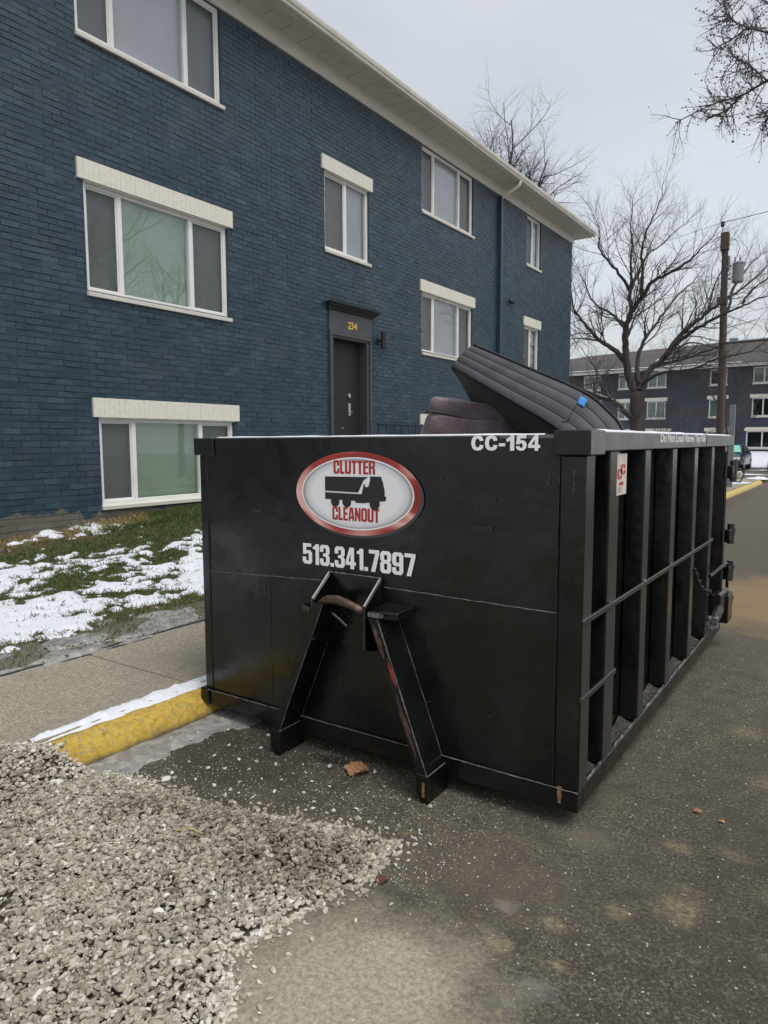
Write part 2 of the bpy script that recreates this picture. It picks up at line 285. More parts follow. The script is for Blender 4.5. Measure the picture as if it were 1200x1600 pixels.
# ------------------------------------------------------------------ object helpers
WL = {}
def wloc(o): return WL.get(o.name, Vector((0, 0, 0)))
def tag(o, label=None, cat=None, group=None, kind=None):
    if label: o['label'] = label
    if cat: o['category'] = cat
    if group: o['group'] = group
    if kind: o['kind'] = kind
    return o
def empty(name, loc, label=None, cat=None, group=None, kind=None):
    o = bpy.data.objects.new(name, None); C.objects.link(o); o.location = loc; o.empty_display_size = .2
    WL[o.name] = Vector(loc); return tag(o, label, cat, group, kind)
def link(name, me, mat, parent, org):
    o = bpy.data.objects.new(name, me); C.objects.link(o); org = Vector(org)
    if mat: me.materials.append(mat)
    if parent: o.parent = parent; o.location = org - wloc(parent)
    else: o.location = org
    WL[o.name] = org; return o
class MB:
    def __init__(s): s.v = []; s.f = []
    def add(s, vs, fs):
        k = len(s.v); s.v += [tuple(v) for v in vs]; s.f += [tuple(i + k for i in f) for f in fs]; return s
    def box(s, x0, x1, y0, y1, z0, z1):
        return s.add([(x0, y0, z0), (x1, y0, z0), (x1, y1, z0), (x0, y1, z0), (x0, y0, z1), (x1, y0, z1), (x1, y1, z1), (x0, y1, z1)],
                     [(0, 3, 2, 1), (4, 5, 6, 7), (0, 1, 5, 4), (1, 2, 6, 5), (2, 3, 7, 6), (3, 0, 4, 7)])
    def hexa(s, a, b):      # two quads (4 pts each) joined
        return s.add(list(a) + list(b), [(3, 2, 1, 0), (4, 5, 6, 7), (0, 1, 5, 4), (1, 2, 6, 5), (2, 3, 7, 6), (3, 0, 4, 7)])
    def tube(s, pts, rad, n=8, cap=True):
        pts = [Vector(p) for p in pts]; m = len(pts)
        if not hasattr(rad, '__len__'): rad = [rad] * m
        k = len(s.v); a = None
        for i, p in enumerate(pts):
            d = (pts[min(i + 1, m - 1)] - pts[max(i - 1, 0)])
            if d.length < 1e-9: d = Vector((0, 0, 1))
            d.normalize()
            if a is None: a = d.orthogonal().normalized()
            else:
                a = a - d * a.dot(d)
                a = a.normalized() if a.length > 1e-6 else d.orthogonal().normalized()
            b = d.cross(a)
            for j in range(n):
                t = 2 * math.pi * j / n; q = p + (a * math.cos(t) + b * math.sin(t)) * rad[i]; s.v.append((q.x, q.y, q.z))
        for i in range(m - 1):
            for j in range(n):
                s.f.append((k + i * n + j, k + i * n + (j + 1) % n, k + (i + 1) * n + (j + 1) % n, k + (i + 1) * n + j))
        if cap: s.f.append(tuple(k + j for j in range(n))[::-1]); s.f.append(tuple(k + (m - 1) * n + j for j in range(n)))
        return s
    def prism(s, poly, f):  # poly list of 2D pts ; f(p, t)-> 3D for t 0/1
        m = len(poly); vs = [f(p, 0) for p in poly] + [f(p, 1) for p in poly]
        tri = tessellate_polygon([[Vector((p[0], p[1], 0)) for p in poly]])
        fs = [tuple(t) for t in tri] + [tuple(i + m for i in t)[::-1] for t in tri] + [(i, (i + 1) % m, (i + 1) % m + m, i + m) for i in range(m)]
        return s.add(vs, fs)
    def grid(s, P):         # P[i][j] points
        a, b = len(P), len(P[0]); vs = [p for r in P for p in r]
        return s.add(vs, [(i * b + j, i * b + j + 1, (i + 1) * b + j + 1, (i + 1) * b + j) for i in range(a - 1) for j in range(b - 1)])
    def build(s, name, mat, parent=None, org=None, smooth=False, bevel=0, fixn=True, **tg):
        a = np.array(s.v, dtype=float)
        if org is None:
            lo, hi = a.min(0), a.max(0); org = ((lo[0] + hi[0]) / 2, (lo[1] + hi[1]) / 2, lo[2])
        a = a - np.array(org); me = bpy.data.meshes.new(name); me.from_pydata(a.tolist(), [], s.f); me.validate()
        if fixn and len(s.f) < 20000:
            bm = bmesh.new(); bm.from_mesh(me); bmesh.ops.recalc_face_normals(bm, faces=bm.faces)
            if bevel: bmesh.ops.bevel(bm, geom=bm.edges[:], offset=bevel, segments=1, affect='EDGES', clamp_overlap=True)
            bm.to_mesh(me); bm.free()
        if smooth: me.shade_smooth()
        return tag(link(name, me, mat, parent, org), **tg)
def fastmesh(name, V, T, mat, parent=None, org=(0, 0, 0), tone=None, smooth=False, **tg):
    V = np.asarray(V, dtype=np.float32) - np.array(org, dtype=np.float32); T = np.asarray(T, dtype=np.int32); k = T.shape[1]
    me = bpy.data.meshes.new(name); me.vertices.add(len(V)); me.vertices.foreach_set('co', V.ravel())
    me.loops.add(T.size); me.loops.foreach_set('vertex_index', T.ravel())
    me.polygons.add(len(T)); me.polygons.foreach_set('loop_start', np.arange(0, T.size, k, dtype=np.int32))
    if tone is not None:
        at = me.attributes.new('tone', 'FLOAT', 'POINT'); at.data.foreach_set('value', np.asarray(tone, dtype=np.float32))
    me.update(calc_edges=True); me.validate()
    if smooth: me.shade_smooth()
    else: me.shade_flat()
    return tag(link(name, me, mat, parent, org), **tg)
def vnoise(x, y, seed=0):
    xi = np.floor(x).astype(np.int64); yi = np.floor(y).astype(np.int64); fx = x - xi; fy = y - yi
    fx = fx * fx * (3 - 2 * fx); fy = fy * fy * (3 - 2 * fy)
    def h(a, b):
        k = (a * 374761393 + b * 668265263 + seed * 974634777) & 0xffffffff
        k = ((k ^ (k >> 13)) * 1274126177) & 0xffffffff; return ((k ^ (k >> 16)) & 0xffff) / 65535.0
    return (h(xi, yi) * (1 - fx) + h(xi + 1, yi) * fx) * (1 - fy) + (h(xi, yi + 1) * (1 - fx) + h(xi + 1, yi + 1) * fx) * fy
def fbm(x, y, oct=4, seed=0, gain=.5):
    s = 0; a = 1; t = 0
    for o in range(oct): s = s + a * vnoise(x * 2 ** o, y * 2 ** o, seed + o); t += a; a *= gain
    return s / t
def sm(x, a, b):
    t = np.clip((x - a) / (b - a), 0, 1); return t * t * (3 - 2 * t)

# ================================================================== GROUND
FX = -7.3
XS = np.concatenate([np.arange(-45, -12, 1.5), np.arange(-12, -7.5, .5), np.arange(-7.5, -4.37, .03)])
YS = np.concatenate([np.arange(-10, -1.2, .5), np.arange(-1.2, 7.6, .03), np.arange(7.6, 12, .1), np.arange(12, 31.01, .4)])
def lawnz(x, y):
    t = np.clip((-4.39 - x) / (7.3 - 4.39), 0, 1)
    end = .46 + .05 * np.clip(y - 3.7, -3, 3)
    end = end * (1 - .75 * sm(y, 20, 26))
    return .165 + end * t ** 1.15 + .018 * (fbm(x * 5, y * 5, 4, 3) - .5)
GX, GY = np.meshgrid(XS, YS)
GZ = lawnz(GX, GY)
def gridfaces(ny, nx):
    i = np.arange(ny - 1)[:, None] * nx + np.arange(nx - 1)[None, :]
    return np.stack([i, i + 1, i + nx + 1, i + nx], -1).reshape(-1, 4)
fastmesh('lawn', np.stack([GX, GY, GZ], -1).reshape(-1, 3), gridfaces(len(YS), len(XS)), M['soil'], smooth=True, kind='structure')
def snowd(x, y):       # snow depth above lawn (may be negative)
    n1 = fbm(x * 2.1 + 4, y * 1.05, 5, 21, .55); n2 = fbm(x * 11, y * 7, 4, 5, .6)
    band = sm(-x, 4.72, 5.0) * (1 - sm(-x + .35 * (fbm(y * 1.1, y * 0, 3, 9) - .5), 6.35, 6.9))
    band = np.where(y > 12, .8, band)
    th = .662 - .27 * band
    bare = np.exp(-(((x + 5.95 + .12 * (y - 4.6)) / .20) ** 2)) * sm(y, 3.2, 4.3) * .12      # footworn green streak
    n3 = fbm(x * 26, y * 14, 3, 15, .6)
    d = (n1 - th - bare) * .125 + (n2 - .52) * .125 + (n3 - .5) * .065
    d = d - .25 * (1 - sm(-x, 4.5, 4.75))
    return np.clip(d, -.015, .024)
fastmesh('snow', np.stack([GX, GY, GZ + snowd(GX, GY)], -1).reshape(-1, 3), gridfaces(len(YS), len(XS)), M['snow'], smooth=True, kind='stuff')
# grass blades
N = 75000
bx = nr.uniform(-7.28, -4.42, N); by = nr.uniform(1.9, 7.3, N)
sd_ = snowd(bx, by); green = fbm(bx * 3, by * 3, 3, 40)
keep = ((sd_ < .003) | (nr.rand(N) < .08)) & ~((bx > -4.75) & (nr.rand(N) < .80)) & ~((bx < -6.75) & (by < 4.6) & (nr.rand(N) < .55))
bx, by, sd_, green = bx[keep], by[keep], sd_[keep], green[keep]; n_ = len(bx)
hh = nr.uniform(.018, .05, n_) * (1 + .9 * ((bx < -6.9) & (by > 4.4))); th = nr.uniform(0, 6.283, n_); ln = nr.uniform(.2, 1.1, n_) * hh; wv = nr.uniform(.0018, .0035, n_)
z0 = lawnz(bx, by) - .004; px, py = np.cos(th) * wv, np.sin(th) * wv; lx, ly = -np.sin(th) * ln, np.cos(th) * ln
V = np.stack([np.stack([bx - px, by - py, z0], -1), np.stack([bx + px, by + py, z0], -1), np.stack([bx + px * .7 + lx * .4, by + py * .7 + ly * .4, z0 + hh * .6], -1), np.stack([bx + lx, by + ly, z0 + hh], -1)], 1).reshape(-1, 3)
i4 = np.arange(n_)[:, None] * 4
T = np.concatenate([i4 + np.array([[0, 1, 2]]), i4 + np.array([[0, 2, 3]])])
brown = ((bx < -6.98) & (by < 4.7 + green)).astype(float) * .55 + ((bx > -4.95)).astype(float) * .25
tone = np.clip(nr.uniform(0, .65, n_) + brown, 0, 1)
fastmesh('grass', V, T, M['grass'], tone=np.repeat(tone, 4), kind='stuff')

# road, driveway, far ground
def sheet(name, x0, x1, y0, y1, z, mat, **t): return MB().add([(x0, y0, z), (x1, y0, z), (x1, y1, z), (x0, y1, z)], [(0, 1, 2, 3)]).build(name, mat, fixn=False, **t)
sheet('ground', -900, 900, -900, 900, -.30, M['farground'], kind='structure')
MB().box(-3.15, 5.2, -14, 62, -.2, 0).build('road', M['asphalt'], kind='structure')
MB().box(-46, -3.152, 31.3, 43.5, -.2, -.004).build('driveway', M['asphalt'], kind='structure')
MB().box(-46, -2.9, 43.5, 60, -.2, .10).build('pavement', M['concrete'], kind='structure')
# far lawn rising to the far building
P = [[(xx, yy, .12 + .85 * min(1, max(0, (yy - 44.3) / 4.5)) - .001) for xx in np.arange(-46, 10, 2)] for yy in (44.2, 44.3, 46, 48, 50.6)]
MB().grid(P).build('grass_bank', M['snow'], kind='structure')
# opposite side of the street
MB().box(5.35, 6.6, -14, 62, -.2, .15).build('pavement', M['concrete'], kind='structure')
MB().box(5.2, 5.35, -14, 62, -.2, .14).build('kerb', M['kerb'], kind='structure')
MB().box(6.6, 60, -14, 62, -.2, .17).build('lawn', M['soil'], kind='structure')

# kerb with rounded nose, along the left, curving into the driveway
def kerbprof(t):
    return [(0, -.1), (0, .02), (.022, .085), (.06, .118), (.11, .132), (.16, .134), (.165, -.1)]
ky = list(np.arange(-9.5, 29.01, .05 if True else .3))
ky = [v for v in ky if v < 8] + list(np.arange(8, 29.3, .4))
path = [(-3.10 - .0, yy, (-1, 0)) for yy in ky]
for k in range(1, 13):
    a = math.radians(90 * k / 12); path.append((-3.10 - 2.0 * (1 - math.cos(a)), 29.2 + 2.0 * math.sin(a), (-math.cos(a), -math.sin(a))))
path.append((-9, 31.2, (0, -1)))
rows = []
for i, (xx, yy, nv) in enumerate(path):
    w1 = .006 * (float(fbm(np.array(yy * 3.1), np.array(1.0), 3, 5)) - .5)
    rows.append([(xx + nv[0] * (p + w1), yy + nv[1] * (p + w1), q + (w1 if q > 0 else 0)) for p, q in kerbprof(0)])
MB().grid(rows).build('kerb', M['kerb'], kind='structure', smooth=True)
# sidewalk: slabs with recessed joints
sw = MB().box(-4.39, -3.262, -9, 30.5, -.1, .125).build('sidewalk', M['concrete'], kind='structure')
joints = [2.75 + 1.52 * k for k in range(-7, 18)]
for a, b in zip(joints[:-1], joints[1:]):
    MB().box(-4.385, -3.268, a + .005, b - .005, .126, .150 + rnd.uniform(-.002, .002)).build('paving_slab', M['concrete'], sw, bevel=.004)
MB().box(-3.9, -3.1, 30.5, 31.0, -.1, .12).build('paving_slab', M['concrete'], sw)
# strip of snow between kerb and sidewalk, rotten ice on the lawn edge, ice sheet in the gutter
def patch(name, f, xs, ys, mat, **t):
    X, Y = np.meshgrid(xs, ys); return fastmesh(name, np.stack([X, Y, f(X, Y)], -1).reshape(-1, 3), gridfaces(len(ys), len(xs)), mat, smooth=True, **t)
patch('snow', lambda X, Y: .149 + .032 * np.clip(1.35 - (np.abs(X + 3.31 + .02 * (fbm(Y * 4, Y * 0, 4, 2) - .5)) / (.020 + .060 * fbm(Y * 5 + 9, Y * 0, 5, 6, .65))) , -.8, 1) * (.3 + 1.2 * fbm(X * 40, Y * 26, 4, 8, .6)) - .017, np.arange(-3.45, -3.20, .01), np.arange(1.75, 20, .02), M['snow'], kind='stuff')
patch('ice', lambda X, Y: lawnz(X, Y) + np.clip((fbm(X * 6, Y * 2.2, 5, 77) - .47 - .4 * sm(-X, 4.62, 4.95) - .25 * sm(X, -4.42, -4.36)) * .25, -.02, .016), np.arange(-5.0, -4.34, .015), np.arange(1.2, 20, .03), M['ice'], kind='stuff')
patch('ice', lambda X, Y: -.012 + .030 * np.clip(1.25 - np.abs(X + 3.02 - .10 * (Y - 2.4)) / (.07 + .24 * fbm(Y * 3.2, Y * 0, 5, 15)) + .9 * (fbm(X * 12, Y * 9, 4, 12) - .5), -1, .75) * .8 + .010 * fbm(X * 25, Y * 25, 4, 4), np.arange(-3.16, -2.6, .012), np.arange(1.6, 4.8, .02), M['ice'], kind='stuff')

# ================================================================== GRAVEL
def rockmesh(seed, n=16, flat=.62):
    r = np.random.RandomState(seed); bm = bmesh.new(); ax = np.array([1.12, r.uniform(.55, .85), r.uniform(.4, flat)])
    for i in range(n):
        v = r.normal(size=3); v /= np.linalg.norm(v); v *= r.uniform(.82, 1.0); bm.verts.new(tuple(v * ax))
    g = bmesh.ops.convex_hull(bm, input=bm.verts[:]); 
    loose = [v for v in bm.verts if not v.link_faces]; bmesh.ops.delete(bm, geom=loose, context='VERTS')
    bmesh.ops.triangulate(bm, faces=bm.faces[:]); bm.verts.index_update()
    V = np.array([v.co[:] for v in bm.verts]); F = np.array([[q.index for q in f.verts] for f in bm.faces]); bm.free(); return V, F
ROCK = [rockmesh(100 + k, 17 + k % 5, .8) for k in range(12)]
POLY = [(-5.2, .25), (-5.2, 1.5), (-4.3, 1.52), (-3.75, 1.56), (-3.45, 1.60), (-3.22, 1.74), (-3.05, 1.85), (-2.92, 1.97), (-2.75, 1.99), (-2.42, 2.0), (-2.0, 2.10), (-1.72, 2.20), (-1.47, 2.235), (-1.43, 2.0), (-1.46, 1.85), (-1.52, 1.6), (-1.55, 1.42), (-1.38, 1.25), (-1.3, .9), (-1.4, .25)]
def pdist(x, y):
    d = np.full(x.shape, 1e9); ins = np.zeros(x.shape, bool); n = len(POLY)
    for i in range(n):
        (x1, y1), (x2, y2) = POLY[i], POLY[(i + 1) % n]
        t = np.clip(((x - x1) * (x2 - x1) + (y - y1) * (y2 - y1)) / ((x2 - x1) ** 2 + (y2 - y1) ** 2), 0, 1)
        d = np.minimum(d, np.hypot(x - x1 - t * (x2 - x1), y - y1 - t * (y2 - y1)))
        c = ((y1 > y) != (y2 > y)) & (x < (x2 - x1) * (y - y1) / (y2 - y1 + 1e-12) + x1); ins ^= c
    return np.where(ins, d, -d)
def pile(x, y):
    d = pdist(x, y); base = .155 * sm(-x, 2.95, 3.16)
    hole = np.exp(-(((x + 2.33) / .16) ** 2 + ((y - 1.02) / .14) ** 2))
    return base + np.clip(.070 * (1 - np.exp(-np.clip(d, 0, 9) / .30)) * (1 - .55 * sm(-x, 2.9, 3.3)) + .045 * (fbm(x * 2.2, y * 2.2, 3, 61) - .5) * sm(d, 0, .3), 0, 1) * (1 - .9 * hole) - .006
px_ = np.arange(-5.3, -1.15, .03); py_ = np.arange(-.4, 2.4, .03); X, Y = np.meshgrid(px_, py_); dd = pdist(X, Y)
Z = np.where(dd > -.005, pile(X, Y) - .004, -.05)
fastmesh('gravel_bed', np.stack([X, Y, Z], -1).reshape(-1, 3), gridfaces(len(py_), len(px_)), M['bed'], smooth=True, kind='stuff')
def stones(n, x0, x1, y0, y1, size, lift, edge, seed):
    r = np.random.RandomState(seed); x = r.uniform(x0, x1, n); y = r.uniform(y0, y1, n); d = pdist(x, y) + .05 * (fbm(x * 7, y * 7, 3, 90) - .5)
    k = (d > 0) | (r.rand(n) < np.exp(np.clip(d, -9, 0) / edge) * .30)
    hole = np.exp(-(((x + 2.33) / .15) ** 2 + ((y - 1.02) / .13) ** 2)); k &= (r.rand(n) > hole * 1.15)
    x, y, d = x[k], y[k], d[k]; n = len(x)
    sz = size * np.clip(np.exp(r.normal(-.04, .27, n)), .45, 1.9); z = np.where(d > 0, pile(x, y) + .006, np.where(x < -3.12, .14, .004)) + lift * r.rand(n) * (d > .03)
    fr = r.uniform(0, 6.283, n); til = r.normal(0, .45, n); tx = r.uniform(0, 6.283, n)
    wet = fbm(x * 2.6, y * 2.6, 3, 33)
    tone = np.clip(.47 + .17 * r.normal(size=n) - .24 * sm(wet, .48, .66) + .20 * (1 - sm(d, -.02, .16)) + .40 * (r.rand(n) < .045), 0, 1)
    VV, TT, TN = [], [], []; off = 0; ch = r.randint(0, 12, n)
    for q in range(12):
        m = np.where(ch == q)[0]; Vq, Fq = ROCK[q]
        c, s_ = np.cos(fr[m])[:, None], np.sin(fr[m])[:, None]; v = Vq[None] * (sz[m] * .5)[:, None, None]
        ct, st = np.cos(til[m])[:, None], np.sin(til[m])[:, None]
        y1 = v[..., 1] * ct - v[..., 2] * st; z1 = v[..., 1] * st + v[..., 2] * ct; x1 = v[..., 0]
        ct, st = np.cos(tx[m])[:, None], np.sin(tx[m])[:, None]; x2 = x1 * ct - y1 * st; y2 = x1 * st + y1 * ct
        P = np.stack([x2 + x[m][:, None], y2 + y[m][:, None], z1 + z[m][:, None]], -1)
        VV.append(P.reshape(-1, 3)); nv = len(Vq); TT.append((Fq[None] + (np.arange(len(m)) * nv)[:, None, None] + off).reshape(-1, 3)); TN.append(np.repeat(tone[m], nv)); off += len(m) * nv
    return np.concatenate(VV), np.concatenate(TT), np.concatenate(TN)
V1, T1, N1 = stones(56000, -4.7, -1.05, .2, 2.42, .0265, .018, .030, 1)
V3, T3, N3 = stones(14000, -4.5, -1.0, .62, 2.5, .012, .040, .05, 3)
V2, T2, N2 = stones(10000, -4.7, -1.0, .2, 2.5, .022, .028, .06, 2)
fastmesh('gravel', np.concatenate([V1, V2, V3]), np.concatenate([T1, T2 + len(V1), T3 + len(V1) + len(V2)]), M['stone'], tone=np.concatenate([N1, N2, N3]), kind='stuff')
# loose pebbles on the asphalt
spots = [(-3.02, 2.36), (-2.96, 2.5), (-2.9, 2.42), (-2.85, 2.62), (-3.0, 2.7), (-2.82, 2.86), (-2.72, 2.5), (-2.66, 2.36), (-2.74, 2.24), (-2.6, 2.24), (-2.55, 2.38), (-2.5, 2.28), (-2.46, 2.44), (-2.52, 2.56), (-2.4, 2.34), (-2.36, 2.22), (-2.3, 2.30), (-2.33, 2.46), (-2.25, 2.55), (-2.2, 2.36), (-2.14, 2.26), (-2.1, 2.42), (-2.05, 2.34), (-2.12, 2.58), (-2.02, 2.62), (-1.97, 2.45), (-1.93, 2.30), (-1.86, 2.42), (-1.82, 2.28), (-1.78, 2.55), (-1.74, 2.36), (-1.66, 2.30), (-1.6, 2.42), (-1.56, 2.27), (-1.49, 2.545), (-1.44, 2.34), (-1.62, 2.52), (-1.9, 2.66), (-2.16, 2.5), (-2.28, 2.15), (-2.45, 2.12), (-2.18, 2.16), (-1.98, 2.19), (-2.62, 2.68), (-2.7, 2.8), (-2.44, 2.62), (-1.42, 2.26), (-1.36, 2.30), (-1.50, 2.20)]
pm = []
for q in range(6):
    Vq, Fq = rockmesh(300 + q, 18, .8); me = bpy.data.meshes.new('pebble'); me.from_pydata((Vq * .5).tolist(), [], Fq.tolist()); me.materials.append(M['pebble']); pm.append(me)
for i, (a, b) in enumerate(spots):
    o = bpy.data.objects.new('pebble', pm[i % 6]); C.objects.link(o); s_ = rnd.uniform(.016, .032); o.scale = (s_, s_, s_)
    o.rotation_euler = (0, 0, rnd.uniform(0, 6.28)); o.location = (a + rnd.uniform(-.02, .02), b + rnd.uniform(-.02, .02), s_ * .3 + (.008 if a < -2.85 else 0))
    tag(o, 'small pale stone lying loose on the asphalt between gravel heap and black container', 'stone', 'loose pale stones on the asphalt')
# leaves
def leaf(name, loc, size, mat, label, seed, cr=.35):
    r = random.Random(seed); P = []
    for i in range(15):
        u = i / 14; w = .46 * math.sin(math.pi * u) ** .6 * (.75 + .35 * r.random()) + .02
        P.append([((u - .5) * size, (v * w) * size, size * cr * (.10 + .4 * abs(v) * r.random() + .25 * math.sin(5 * u + 2 * v + seed))) for v in (-1, -.66, -.33, 0, .33, .66, 1)])
    m = MB().grid(P); a = r.uniform(0, 3.1); ca, sa = math.cos(a), math.sin(a)
    zmin = min(v[2] for v in m.v); m.v = [(v[0] * ca - v[1] * sa + loc[0], v[0] * sa + v[1] * ca + loc[1], v[2] - zmin + loc[2]) for v in m.v]
    o = m.build(name, mat, fixn=False, label=label, cat='leaf'); o.modifiers.new('s', 'SOLIDIFY').thickness = .0012; return o
leaf('crumpled_leaf', (-1.96, 2.625, .003), .125, M['leafbrown'], 'crumpled tan dry leaf on the asphalt under the container frame', 3, .38)
leaf('small_leaf', (-1.38, 1.99, .003), .045, M['leafdark'], 'tiny dark red brown leaf scrap beside the gravel tip', 5)
leaf('small_leaf', (-.52, 3.15, .003), .035, M['leafbrown'], 'tiny orange leaf scrap on asphalt right of the container corner', 9)
leaf('small_leaf', (-.42, 3.12, .003), .028, M['leafbrown'], 'smallest orange leaf scrap on asphalt farther right of container corner', 12)
MB().tube([(-2.08 + .1 * t, 1.63 + .05 * t, .138 + .02 * math.sin(3.1 * t)) for t in np.linspace(0, 1, 9)], .0022, 5).build('straw', simple('straw_yellow', (.45, .34, .10), .6), label='thin curved yellow straw lying on the gravel heap', cat='straw')

# grit and chips on the asphalt, litter on the lawn edge
def scatter(name, n, fx, fy, fz, s0, s1, mat, seed, t0, t1, flat=1.0):
    r = np.random.RandomState(seed); x = fx(r, n); y = fy(r, n); z = fz(x, y); VV, TT, TN = [], [], []; off = 0; ch = r.randint(0, 12, n); a = r.uniform(0, 6.28, n); sz = r.uniform(s0, s1, n) * .5; tn = r.uniform(t0, t1, n)
    for q in range(12):
        m = np.where(ch == q)[0]; Vq, Fq = ROCK[q]; c, s_ = np.cos(a[m])[:, None], np.sin(a[m])[:, None]; v = Vq[None] * sz[m][:, None, None]
        P = np.stack([v[..., 0] * c - v[..., 1] * s_ + x[m][:, None], v[..., 0] * s_ + v[..., 1] * c + y[m][:, None], v[..., 2] * flat + z[m][:, None] + sz[m][:, None] * .3 * flat], -1)
        nv = len(Vq); VV.append(P.reshape(-1, 3)); TT.append((Fq[None] + (np.arange(len(m)) * nv)[:, None, None] + off).reshape(-1, 3)); TN.append(np.repeat(tn[m], nv)); off += len(m) * nv
    return fastmesh(name, np.concatenate(VV), np.concatenate(TT), mat, tone=np.concatenate(TN), kind='stuff')
scatter('grit', 5200, lambda r, n: -1.55 + 2.0 * r.rand(n) ** 1.0, lambda r, n: 1.25 + 4.2 * r.rand(n) ** 1.4, lambda x, y: x * 0, .0022, .0065, M['stone'], 5, .15, .95, .7)
scatter('grit', 650, lambda r, n: -1.3 + 2.0 * r.rand(n), lambda r, n: 1.2 + 4.5 * r.rand(n) ** 1.2, lambda x, y: x * 0, .006, .014, M['stone'], 15, .35, .9, .45)
scatter('grit', 2600, lambda r, n: -3.1 + 1.9 * r.rand(n), lambda r, n: 2.0 + .8 * r.rand(n) ** 1.5, lambda x, y: x * 0, .003, .009, M['stone'], 6, .3, 1, .7)
scatter('grit', 1500, lambda r, n: -4.35 + 1.05 * r.rand(n), lambda r, n: 1.7 + 4 * r.rand(n), lambda x, y: x * 0 + .1515, .003, .008, M['stone'], 8, .1, .9, .7)
scatter('leaf_litter', 700, lambda r, n: -4.36 - .5 * r.rand(n), lambda r, n: 1.8 + 5 * r.rand(n), lambda x, y: lawnz(x, y) + .012, .012, .032, M['leafdark'], 7, 0, 1, .18)

# ================================================================== NEAR BUILDING
bld = empty('apartment_building', (FX, 8.5, .6), 'three storey dark blue painted brick apartment building with white lintels and white eaves', 'building')
Y0, Y1, ZT = -4.0, 20.33, 7.27
# windows: y0,y1,z0,z1 (opening), mullions, lintel, kind
WIN = [
 (4.80, 6.93, 3.30, 4.50, (5.28, 6.33), True, 'green', 'white framed three pane window'),
 (4.87, 6.97, .88, 1.895, (5.36, 6.40), True, 'green', ''),
 (4.79, 6.89, 6.05, 7.26, (5.27, 6.33), False, 'sky', ''),
 (9.03, 10.24, 4.68, 5.89, (9.62,), True, 'sky', ''),
 (12.00, 14.13, 6.04, 7.26, (12.50, 13.55), False, 'sky', ''),
 (12.00, 14.13, 3.36, 4.52, (12.50, 13.55), True, 'sky', ''),
 (17.06, 17.96, 6.05, 7.26, (17.5,), False, 'sky', ''),
 (16.98, 17.94, 3.36, 4.53, (17.45,), True, 'sky', ''),
 (12.00, 14.13, .98, 1.93, (12.50, 13.55), True, 'green', ''),
 (-2.2, -.1, 3.30, 4.50, (-1.7, -.6), True, 'sky', ''), (-2.2, -.1, 6.05, 7.26, (-1.7, -.6), False, 'sky', ''), (-2.2, -.1, .86, 1.88, (-1.7, -.6), True, 'green', ''),
]
DOOR = (9.09, 10.25, 1.18, 3.745)
holes = []
for (a, b, c, d, mu, li, kd, lb) in WIN:
    holes.append((a, b, c, d))
    if li: holes.append((a - .08, b + .08, d, d + .222))
holes.append(DOOR)
# backing wall of mortar plane, cut round the openings
ycut = sorted({Y0, Y1} | {h[0] for h in holes} | {h[1] for h in holes}); zcut = sorted({.2, ZT + .25} | {h[2] for h in holes} | {h[3] for h in holes})
def inhole(y, z): return any(h[0] < y < h[1] and h[2] < z < h[3] for h in holes)
mb = MB(); XB = FX - .0035
for a, b in zip(ycut[:-1], ycut[1:]):
    st = None
    for c, d in zip(zcut[:-1] + [99], zcut[1:] + [100]):
        solid = c < 90 and not inhole((a + b) / 2, (c + d) / 2)
        if solid and st is None: st = c
        if not solid and st is not None: mb.box(XB - .22, XB, a, b, st, c if c < 90 else zcut[-1]); st = None
mb.box(XB - 10, XB - .222, Y1 - .25, Y1, .2, ZT + .2); mb.box(XB - 10, XB - .222, Y0, Y0 + .25, .2, ZT + .2); mb.box(XB - 10.2, XB - 10, Y0, Y1, .2, ZT + .2)
mb.build('brick_wall', M['brick'], bld, fixn=True)
# every brick of the facade
CH = .0677; BW = .203; JT = .005
bl = []
row = 0; zz = .50
k0 = int(.50 / CH)
for k in range(k0, int(ZT / CH) + 1):
    z0 = k * CH; z1 = min(z0 + CH, ZT)
    if z1 - z0 < .03: continue
    off = -(k % 2) * BW / 2; j = int(math.floor((Y0 - off) / BW))
    spans = [(h[0], h[1]) for h in holes if h[2] < (z0 + z1) / 2 < h[3]]
    header_row = (k % 24 == 7) and False
    while True:
        a = off + j * BW; b = a + BW; j += 1
        if a >= Y1: break
        a = max(a, Y0); b = min(b, Y1); segs = [(a, b)]
        for h0, h1 in spans:
            segs = [t for s_ in segs for t in ((s_[0], min(s_[1], h0)), (max(s_[0], h1), s_[1])) if t[1] - t[0] > .028]
        for a2, b2 in segs:
            if k * CH > 1.92 and k * CH < 2.2 and 10.27 < a2 < 13: pass
            bl.append((a2 + JT / 2, b2 - JT / 2, z0 + JT / 2, z1 - JT / 2))
def crackoff(y, z):
    t = (y - 11.05) / (12.0 - 11.05); zc = 5.36 + t * .66
    zc = 5.97 - (12.0 - y) * .67
    return 11.1 < y < 12.0 and abs(z - zc) < .036
def pxsize(y, z):
    v = Vector((FX, y, z)) - CAM; dd = v.dot(fwd)
    if dd < .1: return 0
    u, w_ = v.dot(r2) / dd * 1097 + 600, 800 - v.dot(u2) / dd * 1097
    if not (0 < u < 1200 and 0 < w_ < 1600): return 0
    if u > 305 and w_ > 680: return 0
    return 1 / v.length
order = sorted(range(len(bl)), key=lambda i: -pxsize((bl[i][0] + bl[i][1]) / 2, (bl[i][2] + bl[i][3]) / 2) if bl[i][1] - bl[i][0] > .19 else 0)
near = set(order[:300])
